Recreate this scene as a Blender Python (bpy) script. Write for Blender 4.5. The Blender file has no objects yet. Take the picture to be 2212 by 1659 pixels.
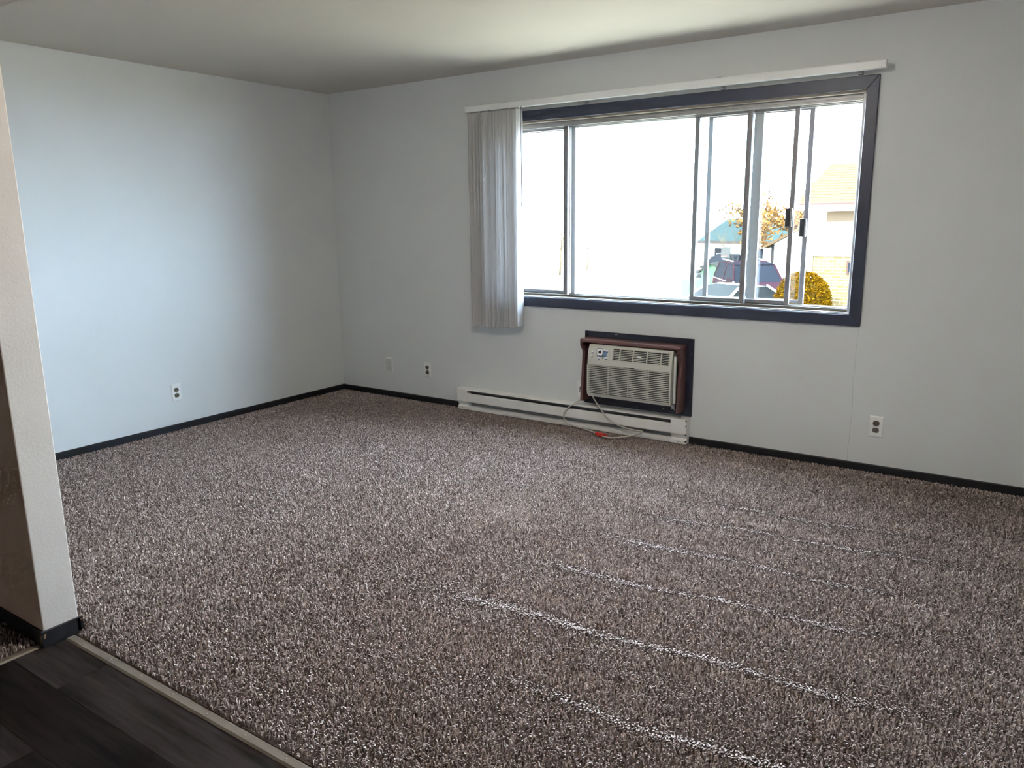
import bpy, math, random
import numpy as np
from mathutils import Vector, Matrix

random.seed(7)
rng = np.random.default_rng(11)
scene = bpy.context.scene
COL = scene.collection

# ------------------------------------------------------------------ camera
W_PX, H_PX, F_PX = 2212, 1659, 1666.614
YAW, PITCH, ROLL = -0.60075048, -0.21018967, -0.01154513
CAM = Vector((4.8963514, -4.5742689, 1.4423203))
fw = Vector((math.sin(YAW) * math.cos(PITCH), math.cos(YAW) * math.cos(PITCH), math.sin(PITCH)))
rt0 = Vector((math.cos(YAW), -math.sin(YAW), 0.0))
up0 = rt0.cross(fw)
rt = math.cos(ROLL) * rt0 + math.sin(ROLL) * up0
up = -math.sin(ROLL) * rt0 + math.cos(ROLL) * up0
cd = bpy.data.cameras.new('camera')
cam = bpy.data.objects.new('camera', cd)
COL.objects.link(cam)
cam.matrix_world = Matrix(((rt.x, up.x, -fw.x, CAM.x), (rt.y, up.y, -fw.y, CAM.y), (rt.z, up.z, -fw.z, CAM.z), (0, 0, 0, 1)))
cd.sensor_fit = 'HORIZONTAL'
cd.sensor_width = 36.0
cd.lens = F_PX / W_PX * 36.0
cd.clip_start = 0.02
cd.clip_end = 500
scene.camera = cam

# ------------------------------------------------------------------ sky, sun, exposure
world = bpy.data.worlds.new('sky')
scene.world = world
world.use_nodes = True
wn = world.node_tree
wn.nodes.clear()
w_out = wn.nodes.new('ShaderNodeOutputWorld')
w_bg = wn.nodes.new('ShaderNodeBackground')
w_bg.inputs['Color'].default_value = (0.63, 0.81, 1.0, 1)
w_bg.inputs['Strength'].default_value = 41.0
wn.links.new(w_bg.outputs[0], w_out.inputs[0])

sd = bpy.data.lights.new('sun', 'SUN')
sd.energy = 30.0
sd.angle = 0.009
sd.color = (1.0, 0.88, 0.70)
sun = bpy.data.objects.new('sun', sd)
COL.objects.link(sun)
sun.rotation_euler = Vector((0.42, 0.75, -0.62)).to_track_quat('-Z', 'Y').to_euler()

vs = scene.view_settings
vs.view_transform = 'Standard'
vs.look = 'None'
vs.exposure = 0.62
vs.gamma = 1.0
vs.use_curve_mapping = False
cyc = scene.cycles
cyc.max_bounces = 7
cyc.diffuse_bounces = 4
cyc.use_adaptive_sampling = True
cyc.adaptive_threshold = 0.05
cyc.adaptive_min_samples = 20
cyc.glossy_bounces = 4
cyc.transparent_max_bounces = 24
cyc.sample_clamp_indirect = 12.0
cyc.caustics_reflective = False
cyc.caustics_refractive = False

# ------------------------------------------------------------------ materials
MATS = {}


def mat(name, col, rough=0.6, var=0.0, vscale=8.0, bump=0.0, bscale=60.0, metal=0.0, spec=0.5, col2=None,
        stretch=None, coat=0.0, sheen=0.0, detail=4.0):
    """principled material, colour noise between col and col2 (or darker col), fine bump"""
    if name in MATS:
        return MATS[name]
    m = bpy.data.materials.new(name)
    MATS[name] = m
    m.use_nodes = True
    nt = m.node_tree
    b = nt.nodes['Principled BSDF']
    b.inputs['Base Color'].default_value = (*col, 1)
    b.inputs['Roughness'].default_value = rough
    b.inputs['Metallic'].default_value = metal
    b.inputs['Specular IOR Level'].default_value = spec
    b.inputs['Coat Weight'].default_value = coat
    b.inputs['Sheen Weight'].default_value = sheen
    tc = nt.nodes.new('ShaderNodeTexCoord')
    src = tc.outputs['Object']
    if stretch:
        mp = nt.nodes.new('ShaderNodeMapping')
        mp.inputs['Scale'].default_value = stretch
        nt.links.new(src, mp.inputs[0])
        src = mp.outputs[0]
    if var > 0 or col2:
        nz = nt.nodes.new('ShaderNodeTexNoise')
        nz.inputs['Scale'].default_value = vscale
        nz.inputs['Detail'].default_value = detail
        nt.links.new(src, nz.inputs['Vector'])
        rp = nt.nodes.new('ShaderNodeValToRGB')
        c2 = col2 if col2 else tuple(c * (1 - var) for c in col)
        rp.color_ramp.elements[0].position = 0.32
        rp.color_ramp.elements[0].color = (*c2, 1)
        rp.color_ramp.elements[1].position = 0.68
        rp.color_ramp.elements[1].color = (*col, 1)
        nt.links.new(nz.outputs['Fac'], rp.inputs[0])
        nt.links.new(rp.outputs[0], b.inputs['Base Color'])
    if bump > 0:
        n2 = nt.nodes.new('ShaderNodeTexNoise')
        n2.inputs['Scale'].default_value = bscale
        n2.inputs['Detail'].default_value = 3.0
        nt.links.new(src, n2.inputs['Vector'])
        bp = nt.nodes.new('ShaderNodeBump')
        bp.inputs['Strength'].default_value = bump
        bp.inputs['Distance'].default_value = 0.002
        nt.links.new(n2.outputs['Fac'], bp.inputs['Height'])
        nt.links.new(bp.outputs[0], b.inputs['Normal'])
    return m


def glass_mat(name, tint=(0.96, 0.97, 0.97), refl=1.0):
    if name in MATS:
        return MATS[name]
    m = bpy.data.materials.new(name)
    MATS[name] = m
    m.use_nodes = True
    nt = m.node_tree
    nt.nodes.clear()
    out = nt.nodes.new('ShaderNodeOutputMaterial')
    tr = nt.nodes.new('ShaderNodeBsdfTransparent')
    tr.inputs[0].default_value = (*tint, 1)
    gl = nt.nodes.new('ShaderNodeBsdfGlossy')
    gl.inputs['Roughness'].default_value = 0.02
    lw = nt.nodes.new('ShaderNodeLayerWeight')      # Schlick reflectance, the same from both faces of the pane
    lw.inputs['Blend'].default_value = 0.5
    fr = nt.nodes.new('ShaderNodeMath')
    fr.operation = 'POWER'
    fr.inputs[1].default_value = 5.0
    nt.links.new(lw.outputs['Facing'], fr.inputs[0])
    f2 = nt.nodes.new('ShaderNodeMath')
    f2.operation = 'MULTIPLY_ADD'
    f2.inputs[1].default_value = 0.92
    f2.inputs[2].default_value = 0.04
    nt.links.new(fr.outputs[0], f2.inputs[0])
    fr = f2
    mx = nt.nodes.new('ShaderNodeMixShader')
    nt.links.new(fr.outputs[0], mx.inputs[0])
    nt.links.new(tr.outputs[0], mx.inputs[1])
    nt.links.new(gl.outputs[0], mx.inputs[2])
    nt.links.new(mx.outputs[0], out.inputs[0])
    return m


M_WALL = mat('wall_paint', (0.745, 0.765, 0.772), 0.55, var=0.03, vscale=2.0, bump=0.12, bscale=170, spec=0.35)
M_PART = mat('partition_paint', (0.76, 0.70, 0.645), 0.55, var=0.05, vscale=5.0, bump=0.35, bscale=120, spec=0.35)
M_ENTRY = mat('entry_paint', (0.86, 0.855, 0.84), 0.6, var=0.03, vscale=3, bump=0.2, bscale=120, spec=0.3)
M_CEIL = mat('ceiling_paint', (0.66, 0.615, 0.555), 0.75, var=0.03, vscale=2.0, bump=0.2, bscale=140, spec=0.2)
M_BASE = mat('black_baseboard_paint', (0.020, 0.021, 0.027), 0.45, var=0.3, vscale=30)
M_CASING = mat('navy_casing_paint', (0.045, 0.052, 0.090), 0.38, var=0.15, vscale=14, bump=0.1, bscale=90)
M_PLATE = mat('navy_plate_paint', (0.022, 0.026, 0.048), 0.42, var=0.3, vscale=22, bump=0.15, bscale=90)
M_ALU = mat('aged_aluminium', (0.46, 0.46, 0.47), 0.45, var=0.18, vscale=20, metal=0.55)
M_ALU_D = mat('grey_sash_metal', (0.30, 0.295, 0.31), 0.5, var=0.15, vscale=25, metal=0.4)
M_STORM = mat('storm_frame_white', (0.76, 0.80, 0.84), 0.5, var=0.06, vscale=25)
M_SILLWOOD = mat('bare_reveal_wood', (0.42, 0.37, 0.31), 0.6, var=0.35, vscale=8, stretch=(1, 8, 8))
M_BLACK = mat('black_plastic', (0.02, 0.02, 0.022), 0.5, var=0.1)
M_GLASS = glass_mat('window_glass')
M_WHITE_PL = mat('white_plastic', (0.88, 0.88, 0.87), 0.35, var=0.03, vscale=20)
M_IVORY = mat('ivory_plastic', (0.150, 0.126, 0.095), 0.4, var=0.08, vscale=40)
M_VANE = mat('vinyl_vane', (0.84, 0.83, 0.83), 0.45, var=0.06, vscale=6, stretch=(6, 6, 0.6))
_nt = M_VANE.node_tree
_p = _nt.nodes['Principled BSDF']
_t = _nt.nodes.new('ShaderNodeBsdfTranslucent')
_t.inputs[0].default_value = (0.80, 0.80, 0.82, 1)
_mx = _nt.nodes.new('ShaderNodeMixShader')
_mx.inputs[0].default_value = 0.42
_nt.links.new(_p.outputs[0], _mx.inputs[1])
_nt.links.new(_t.outputs[0], _mx.inputs[2])
_nt.links.new(_mx.outputs[0], _nt.nodes['Material Output'].inputs[0])
M_RAIL = mat('blind_rail_enamel', (0.88, 0.89, 0.90), 0.35, var=0.04, vscale=8)
M_CLEAR = mat('clear_clip', (0.55, 0.57, 0.60), 0.25, var=0.1)
M_HEAT = mat('heater_enamel', (0.90, 0.885, 0.86), 0.42, var=0.05, vscale=12, bump=0.03)
M_HEAT_IN = mat('heater_inside', (0.33, 0.34, 0.36), 0.4, var=0.15, vscale=15, metal=0.4)
M_WOOD = mat('stained_shroud_wood', (0.165, 0.072, 0.058), 0.42, vscale=7, col2=(0.095, 0.040, 0.036), stretch=(1.2, 10, 10), bump=0.1)
M_WOODV = mat('stained_side_wood', (0.150, 0.066, 0.058), 0.45, vscale=7, col2=(0.090, 0.038, 0.036), stretch=(10, 10, 1.2), bump=0.1)
M_AC = mat('ac_beige_plastic', (0.64, 0.625, 0.565), 0.45, var=0.06, vscale=14)
M_AC_D = mat('ac_dark_inside', (0.025, 0.027, 0.034), 0.7, var=0.2)
M_AC_SIDE = mat('ac_side_plastic', (0.68, 0.67, 0.63), 0.45, var=0.05)
M_BLUE = mat('panel_blue_print', (0.20, 0.30, 0.50), 0.45, var=0.08, vscale=40)
M_BLUE_D = mat('panel_navy_print', (0.08, 0.13, 0.26), 0.45, var=0.08, vscale=40)
M_CORD = mat('grey_cord', (0.60, 0.565, 0.49), 0.5, var=0.08, vscale=40)
M_RED = mat('red_clip_plastic', (0.80, 0.045, 0.03), 0.35, var=0.1, vscale=40)
M_STRIP = mat('transition_metal', (0.23, 0.192, 0.150), 0.45, var=0.2, vscale=10, metal=0.25)
M_RAWWOOD = mat('raw_wood_chip', (0.30, 0.18, 0.10), 0.7, var=0.3, vscale=60)

# ------------------------------------------------------------------ mesh helpers
ROOT = {}


class MB:
    def __init__(s):
        s.v = []
        s.f = []

    def box(s, x0, x1, y0, y1, z0, z1):
        n = len(s.v)
        x0, x1 = min(x0, x1), max(x0, x1)
        y0, y1 = min(y0, y1), max(y0, y1)
        z0, z1 = min(z0, z1), max(z0, z1)
        s.v += [(x0, y0, z0), (x1, y0, z0), (x1, y1, z0), (x0, y1, z0), (x0, y0, z1), (x1, y0, z1), (x1, y1, z1), (x0, y1, z1)]
        s.f += [tuple(n + i for i in q) for q in ((0, 3, 2, 1), (4, 5, 6, 7), (0, 1, 5, 4), (1, 2, 6, 5), (2, 3, 7, 6), (3, 0, 4, 7))]
        return s

    def rings(s, rings, cap=True, closed=True):
        n = len(s.v)
        k = len(rings[0])
        for r in rings:
            s.v += [tuple(p) for p in r]
        for i in range(len(rings) - 1):
            for j in range(k if closed else k - 1):
                a, b = n + i * k + j, n + i * k + (j + 1) % k
                s.f.append((a, b, b + k, a + k))
        if cap:
            s.f.append(tuple(n + j for j in range(k))[::-1])
            e = n + (len(rings) - 1) * k
            s.f.append(tuple(e + j for j in range(k)))
        return s

    def prism(s, poly, axis, a, b):
        """poly: 2D points; axis 0: (y,z) extruded in x; 1: (x,z) in y; 2: (x,y) in z"""
        def P(p, t):
            return (t, p[0], p[1]) if axis == 0 else (p[0], t, p[1]) if axis == 1 else (p[0], p[1], t)
        return s.rings([[P(p, a) for p in poly], [P(p, b) for p in poly]])

    def tube(s, pts, rad, n=8, cap=True):
        pts = [Vector(p) for p in pts]
        if not hasattr(rad, '__len__'):
            rad = [rad] * len(pts)
        t0 = (pts[1] - pts[0]).normalized()
        ref = Vector((0, 0, 1)) if abs(t0.z) < 0.9 else Vector((1, 0, 0))
        u = t0.cross(ref).normalized()
        rings = []
        for i, p in enumerate(pts):
            t = (pts[min(i + 1, len(pts) - 1)] - pts[max(i - 1, 0)]).normalized()
            u = (u - t * u.dot(t)).normalized()
            w = t.cross(u)
            rings.append([p + rad[i] * (math.cos(2 * math.pi * j / n) * u + math.sin(2 * math.pi * j / n) * w) for j in range(n)])
        return s.rings(rings, cap)

    def cyl(s, c, axis, r, h, n=20):
        c = Vector(c)
        d = [Vector((1, 0, 0)), Vector((0, 1, 0)), Vector((0, 0, 1))][axis]
        return s.tube([c, c + d * h], r, n)

    def build(s, name, m, parent=None, bevel=0.0, smooth=False, seg=2, local=False):
        me = bpy.data.meshes.new(name)
        off = Vector((0, 0, 0))
        if parent is not None and not local:
            r = parent
            while r.parent is not None:
                r = r.parent
            off = Vector(r.location)
        me.from_pydata([tuple(Vector(p) - off) for p in s.v], [], s.f)
        me.materials.append(m)
        me.update()
        if smooth:
            me.polygons.foreach_set('use_smooth', [True] * len(me.polygons))
        o = bpy.data.objects.new(name, me)
        COL.objects.link(o)
        if parent is not None:
            o.parent = parent
        if bevel > 0:
            md = o.modifiers.new('edge', 'BEVEL')
            md.width = bevel
            md.segments = seg
            md.limit_method = 'ANGLE'
            md.angle_limit = math.radians(35)
        return o


def tag(o, label=None, cat=None, group=None, kind=None):
    if label:
        o['label'] = label
    if cat:
        o['category'] = cat
    if group:
        o['group'] = group
    if kind:
        o['kind'] = kind
    return o


def thing(name, label, cat, loc=(0, 0, 0), rotz=0.0, group=None, kind=None):
    o = bpy.data.objects.new(name, None)
    COL.objects.link(o)
    o.location = loc
    o.rotation_euler = (0, 0, rotz)
    o.empty_display_size = 0.1
    return tag(o, label, cat, group, kind)


def spline(pts, n=10):
    P = [Vector(p) for p in pts]
    P = [2 * P[0] - P[1]] + P + [2 * P[-1] - P[-2]]
    out = []
    for i in range(1, len(P) - 2):
        for k in range(n):
            t = k / n
            a, b, c, d = P[i - 1], P[i], P[i + 1], P[i + 2]
            out.append(0.5 * ((2 * b) + (c - a) * t + (2 * a - 5 * b + 4 * c - d) * t * t + (3 * b - a - 3 * c + d) * t ** 3))
    out.append(P[-2])
    return out


# ------------------------------------------------------------------ room shell
CEIL = 2.44
XR, YB = 5.9, -6.3           # unseen wall beyond the frame, and the one behind the camera
XH = -0.9                    # far end of the side hall
FZ = 0.012                   # finished floor height
PX, PY0, PY1 = 2.18, -3.49, -3.37   # end of the partition wall
HEAD = 2.08                  # underside of the header over the wide opening
OX0, OX1, OZ0, OZ1 = 1.575, 4.035, 0.905, 2.086   # window opening

# wall with the window, with a crack in the paint below the window's corner
mw = M_WALL.copy()
mw.name = 'wall_paint_cracked'
nt = mw.node_tree
bs = nt.nodes['Principled BSDF']
tc = nt.nodes.new('ShaderNodeTexCoord')
sx = nt.nodes.new('ShaderNodeSeparateXYZ')
nt.links.new(tc.outputs['Object'], sx.inputs[0])
nz = nt.nodes.new('ShaderNodeTexNoise')
nz.inputs['Scale'].default_value = 3.0
nt.links.new(tc.outputs['Object'], nz.inputs['Vector'])


def math_node(nt, op, a, b=None):
    n = nt.nodes.new('ShaderNodeMath')
    n.operation = op
    for i, x in enumerate((a, b)):
        if x is None:
            continue
        if isinstance(x, (int, float)):
            n.inputs[i].default_value = x
        else:
            nt.links.new(x, n.inputs[i])
    return n.outputs[0]


wob = math_node(nt, 'MULTIPLY', math_node(nt, 'SUBTRACT', nz.outputs['Fac'], 0.5), 0.03)
dx = math_node(nt, 'ABSOLUTE', math_node(nt, 'SUBTRACT', math_node(nt, 'ADD', sx.outputs['X'], wob), 4.087))
near = math_node(nt, 'LESS_THAN', dx, 0.0011)
low = math_node(nt, 'LESS_THAN', sx.outputs['Z'], 0.845)
crk = math_node(nt, 'MULTIPLY', near, low)
old = bs.inputs['Base Color'].links[0].from_socket
mixc = nt.nodes.new('ShaderNodeMix')
mixc.data_type = 'RGBA'
nt.links.new(math_node(nt, 'MULTIPLY', crk, 0.35), mixc.inputs[0])
nt.links.new(old, mixc.inputs[6])
mixc.inputs[7].default_value = (0.2, 0.2, 0.2, 1)
nt.links.new(mixc.outputs[2], bs.inputs['Base Color'])

b = MB()
b.box(-0.15, OX0, 0, 0.2, -0.3, CEIL).box(OX1, XR + 0.15, 0, 0.2, -0.3, CEIL)
b.box(OX0, OX1, 0, 0.2, -0.3, OZ0).box(OX0, OX1, 0, 0.2, OZ1, CEIL)
tag(b.build('wall_back', mw), 'long light grey painted wall with the wide window and heater', 'wall', kind='structure')
tag(MB().box(-0.15, 0, PY0, 0, -0.3, CEIL).build('wall_left', M_WALL), 'light grey painted side wall with one outlet near the corner', 'wall', kind='structure')
# partition: solid stub that ends at the opening, header above the opening
b = MB()
b.box(XH, PX, PY0, PY1, -0.3, CEIL)
b.box(PX, XR, PY0, PY1, HEAD, CEIL)
_pw = b.build('wall_partition', M_PART, bevel=0.004)
_pw.data.materials.append(mat('hall_side_taupe', (0.72, 0.48, 0.35), 0.6, var=0.06, vscale=5, bump=0.3, bscale=120, spec=0.3))
for _f in _pw.data.polygons:      # faces on the hall side take a taupe colour
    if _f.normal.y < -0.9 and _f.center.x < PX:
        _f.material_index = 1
tag(_pw, 'white partition wall end with chipped corner and header above the opening', 'wall', kind='structure')
tag(MB().box(XR, XR + 0.15, YB, 0, -0.3, CEIL).build('wall_right', M_ENTRY), 'off white painted wall out of view beyond the window end', 'wall', kind='structure')
tag(MB().box(XH, XR + 0.15, YB - 0.15, YB, -0.3, CEIL).build('wall_near', M_ENTRY), 'off white entry wall behind the viewer', 'wall', kind='structure')
tag(MB().box(XH - 0.15, XH, YB, PY1, -0.3, CEIL).build('wall_hall', M_PART), 'off white wall at the far end of the side hall', 'wall', kind='structure')
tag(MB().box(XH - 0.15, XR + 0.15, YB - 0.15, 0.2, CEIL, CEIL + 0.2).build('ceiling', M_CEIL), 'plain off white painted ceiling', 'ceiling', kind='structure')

# baseboards
def baseboard(name, label, pts, top=0.068, t=0.011):
    """pts: plan polyline of the wall face, room on the left-hand side of travel"""
    o = MB()
    for (x0, y0), (x1, y1) in zip(pts[:-1], pts[1:]):
        d = Vector((x1 - x0, y1 - y0, 0)).normalized()
        nrm = Vector((-d.y, d.x, 0))
        a, c = Vector((x0, y0, 0)), Vector((x1, y1, 0))
        prof = [(0, 0.0), (t, 0.0), (t, top - 0.004), (t - 0.004, top), (0, top)]
        o.rings([[tuple(q + nrm * p[0] + Vector((0, 0, p[1]))) for p in prof] for q in (a, c)])
    return tag(o.build(name, M_BASE), label, 'baseboard', kind='structure')


baseboard('baseboard_left', 'low black baseboard along the side wall with the outlet', [(0, 0), (0, PY1)])
baseboard('baseboard_back', 'low black baseboard under the window wall', [(1.30, 0), (0, 0)])
baseboard('baseboard_right', 'low black baseboard running on from the white heater', [(XR, 0), (3.138, 0)])
bp_ = baseboard('baseboard_partition', 'scuffed black baseboard wrapping the end of the white partition', [(PX + 0.011, PY1), (XH, PY1)][::-1][::-1], top=0.07)
bp2 = MB()
bp2.box(PX, PX + 0.011, PY0 - 0.011, PY1 + 0.011, 0.0, 0.072)
bp2.box(XH, PX, PY0 - 0.011, PY0, 0.0, 0.072)
e = bp2.build('end_board', M_BASE, bp_, bevel=0.002)
# raw wood showing where the paint has been knocked off the board's corners
def chip(x, y, z, ux, uy, w, h, seed):
    r = random.Random(seed)
    n = 9
    ring = []
    for k in range(n):
        a = 2 * math.pi * k / n
        q = 0.65 + 0.35 * r.random()
        ring.append((math.cos(a) * w * q, math.sin(a) * h * q))
    nx, ny = uy, -ux
    o = MB().rings([[(x + p[0] * ux, y + p[0] * uy, z + p[1]) for p in ring],
                    [(x + p[0] * ux * 0.9 + nx * 0.0012, y + p[0] * uy * 0.9 + ny * 0.0012, z + p[1] * 0.9) for p in ring]])
    return o.build('chip', M_RAWWOOD, bp_)


chip(PX + 0.0108, PY0 - 0.001, 0.054, 0, 1, 0.006, 0.011, 1)
chip(PX + 0.0108, PY1 + 0.004, 0.064, 0, 1, 0.006, 0.006, 2)
chip(PX + 0.003, PY0 - 0.0108, 0.045, 1, 0, 0.008, 0.022, 3)

# ------------------------------------------------------------------ floor: slab, planks, metal strips
fl = tag(MB().box(XH - 0.15, XR + 0.15, YB - 0.15, 0.2, -0.3, 0.0).build('floor', mat('subfloor', (0.16, 0.13, 0.10), 0.8, var=0.2)),
         'dark vinyl plank floor of the entry', 'floor', kind='structure')
mp = bpy.data.materials.new('vinyl_plank')
mp.use_nodes = True
nt = mp.node_tree
bs = nt.nodes['Principled BSDF']
bs.inputs['Roughness'].default_value = 0.5
bs.inputs['Specular IOR Level'].default_value = 0.05
oi = nt.nodes.new('ShaderNodeObjectInfo')
tc = nt.nodes.new('ShaderNodeTexCoord')
mpg = nt.nodes.new('ShaderNodeMapping')
mpg.inputs['Scale'].default_value = (1.3, 16, 1)
nt.links.new(tc.outputs['Object'], mpg.inputs[0])
cmb = nt.nodes.new('ShaderNodeCombineXYZ')
nt.links.new(math_node(nt, 'MULTIPLY', oi.outputs['Random'], 37.0), cmb.inputs[0])
nt.links.new(math_node(nt, 'MULTIPLY', oi.outputs['Random'], 91.0), cmb.inputs[2])
nt.links.new(cmb.outputs[0], mpg.inputs['Location'])
nz = nt.nodes.new('ShaderNodeTexNoise')
nz.inputs['Scale'].default_value = 2.2
nz.inputs['Detail'].default_value = 7
nz.inputs['Roughness'].default_value = 0.62
nt.links.new(mpg.outputs[0], nz.inputs['Vector'])
rp = nt.nodes.new('ShaderNodeValToRGB')
rp.color_ramp.elements[0].position = 0.28
rp.color_ramp.elements[0].color = (0.0070, 0.0052, 0.0048, 1)
rp.color_ramp.elements[1].position = 0.74
rp.color_ramp.elements[1].color = (0.044, 0.034, 0.031, 1)
nt.links.new(nz.outputs['Fac'], rp.inputs[0])
hs = nt.nodes.new('ShaderNodeHueSaturation')
nt.links.new(math_node(nt, 'ADD', math_node(nt, 'MULTIPLY', oi.outputs['Random'], 0.9), 0.55), hs.inputs['Value'])
nt.links.new(rp.outputs[0], hs.inputs['Color'])
nt.links.new(hs.outputs[0], bs.inputs['Base Color'])
bmp = nt.nodes.new('ShaderNodeBump')
bmp.inputs['Strength'].default_value = 0.15
bmp.inputs['Distance'].default_value = 0.001
nt.links.new(nz.outputs['Fac'], bmp.inputs['Height'])
nt.links.new(bmp.outputs[0], bs.inputs['Normal'])

plank_meshes = {}


def plank(x0, x1, y0, y1):
    L, Wd = round(x1 - x0, 3), round(y1 - y0, 3)
    key = (L, Wd)
    if key not in plank_meshes:
        g, c = 0.0003, 0.0012
        o = MB()
        lo = [(-L / 2 + g, -Wd / 2 + g), (L / 2 - g, -Wd / 2 + g), (L / 2 - g, Wd / 2 - g), (-L / 2 + g, Wd / 2 - g)]
        hi = [(x - math.copysign(c, x), y - math.copysign(c, y)) for x, y in lo]
        o.rings([[(x, y, 0.001) for x, y in lo], [(x, y, FZ - 0.0007) for x, y in lo], [(x, y, FZ) for x, y in hi]])
        me = bpy.data.meshes.new('plank')
        me.from_pydata(o.v, [], o.f)
        me.materials.append(mp)
        plank_meshes[key] = me
    p = bpy.data.objects.new('plank', plank_meshes[key])
    COL.objects.link(p)
    p.parent = fl
    p.location = ((x0 + x1) / 2, (y0 + y1) / 2, 0)


PWID, PLEN = 0.178, 1.22
row = 0
y = -3.415
offs = [0.30, 0.93, 0.55, 1.10, 0.15, 0.75, 0.42]
while y > YB + 0.01:
    y0 = max(y - PWID, YB)
    x = 2.17
    nx = x + offs[row % len(offs)]
    while x < XR - 0.001:
        x1 = min(nx, XR)
        plank(x, x1, y0, y)
        x, nx = x1, x1 + PLEN
    y = y0
    row += 1

# metal strips where the planks meet the carpet, with nail heads
def strip(name, label, a, c, wid, nails):
    t = thing(name, label, 'threshold strip', ((a[0] + c[0]) / 2, (a[1] + c[1]) / 2, FZ))
    d = (Vector((*c, 0)) - Vector((*a, 0))).normalized()
    n = Vector((-d.y, d.x, 0))
    prof = [(-wid / 2, 0.0), (wid / 2, 0.0), (wid / 2, 0.0025), (wid * 0.3, 0.0055), (-wid * 0.3, 0.0055), (-wid / 2, 0.001)]
    A, C_ = Vector((*a, FZ)), Vector((*c, FZ))
    MB().rings([[tuple(q + n * p[0] + Vector((0, 0, p[1]))) for p in prof] for q in (A, C_)]).build('strip_bar', M_STRIP, t)
    for k in range(nails):
        p = A.lerp(C_, (k + 0.5) / nails) + Vector((0, 0, 0.0052))
        r = 0.0042
        o = MB().rings([[tuple(p + Vector((rr * math.cos(q), rr * math.sin(q), z))) for q in [2 * math.pi * i / 8 for i in range(8)]]
                        for rr, z in ((r, 0), (r * 0.8, 0.0012), (r * 0.3, 0.0018))])
        o.build('nail_head', mat('nail_metal', (0.34, 0.30, 0.25), 0.35, metal=0.6), t, smooth=True)
    return t


strip('threshold_strip', 'long tan metal threshold strip between carpet and dark planks', (2.195, -3.412), (XR, -3.412), 0.034, 21)
strip('threshold_strip', 'short tan metal threshold strip at the side hall carpet', (2.160, YB), (2.160, -3.502), 0.032, 16)

# ------------------------------------------------------------------ carpet pile
mc = bpy.data.materials.new('carpet_yarn')
mc.use_nodes = True
nt = mc.node_tree
bs = nt.nodes['Principled BSDF']
bs.inputs['Roughness'].default_value = 0.7
bs.inputs['Specular IOR Level'].default_value = 0.2
bs.inputs['Sheen Weight'].default_value = 0.08
at = nt.nodes.new('ShaderNodeAttribute')
at.attribute_name = 'tint'
rp = nt.nodes.new('ShaderNodeValToRGB')
cr = rp.color_ramp
cr.elements[0].position = 0.0
cr.elements[0].color = (0.0743, 0.0504, 0.0421, 1)
cr.elements[1].position = 1.0
cr.elements[1].color = (0.7878, 0.6872, 0.6436, 1)
for p_, c_ in ((0.30, (0.2661, 0.1971, 0.1756, 1)), (0.65, (0.4684, 0.3787, 0.3460, 1))):
    e_ = cr.elements.new(p_)
    e_.color = c_
nt.links.new(at.outputs['Fac'], rp.inputs[0])
nt.links.new(rp.outputs[0], bs.inputs['Base Color'])


def lowfreq(x, y, seed, scales=(1.2, 2.3, 4.1)):
    r = np.random.default_rng(seed)
    o = np.zeros_like(x)
    for s in scales:
        for _ in range(3):
            a = r.uniform(0, 2 * np.pi)
            o += np.sin((x * np.cos(a) + y * np.sin(a)) * s * 2 + r.uniform(0, 6.28)) / s ** 0.5
    return o / 3.5


# ridges left by the vacuum: (x-range, y at both ends)
RIDGES = [(3.45, 4.75, -0.98, -0.86), (3.3, 4.9, -1.27, -1.10), (3.2, 4.75, -1.61, -1.51), (3.1, 4.72, -2.03, -1.85),
          (3.0, 4.85, -2.44, -2.27), (3.5, 4.9, -2.80, -2.70)]


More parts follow.
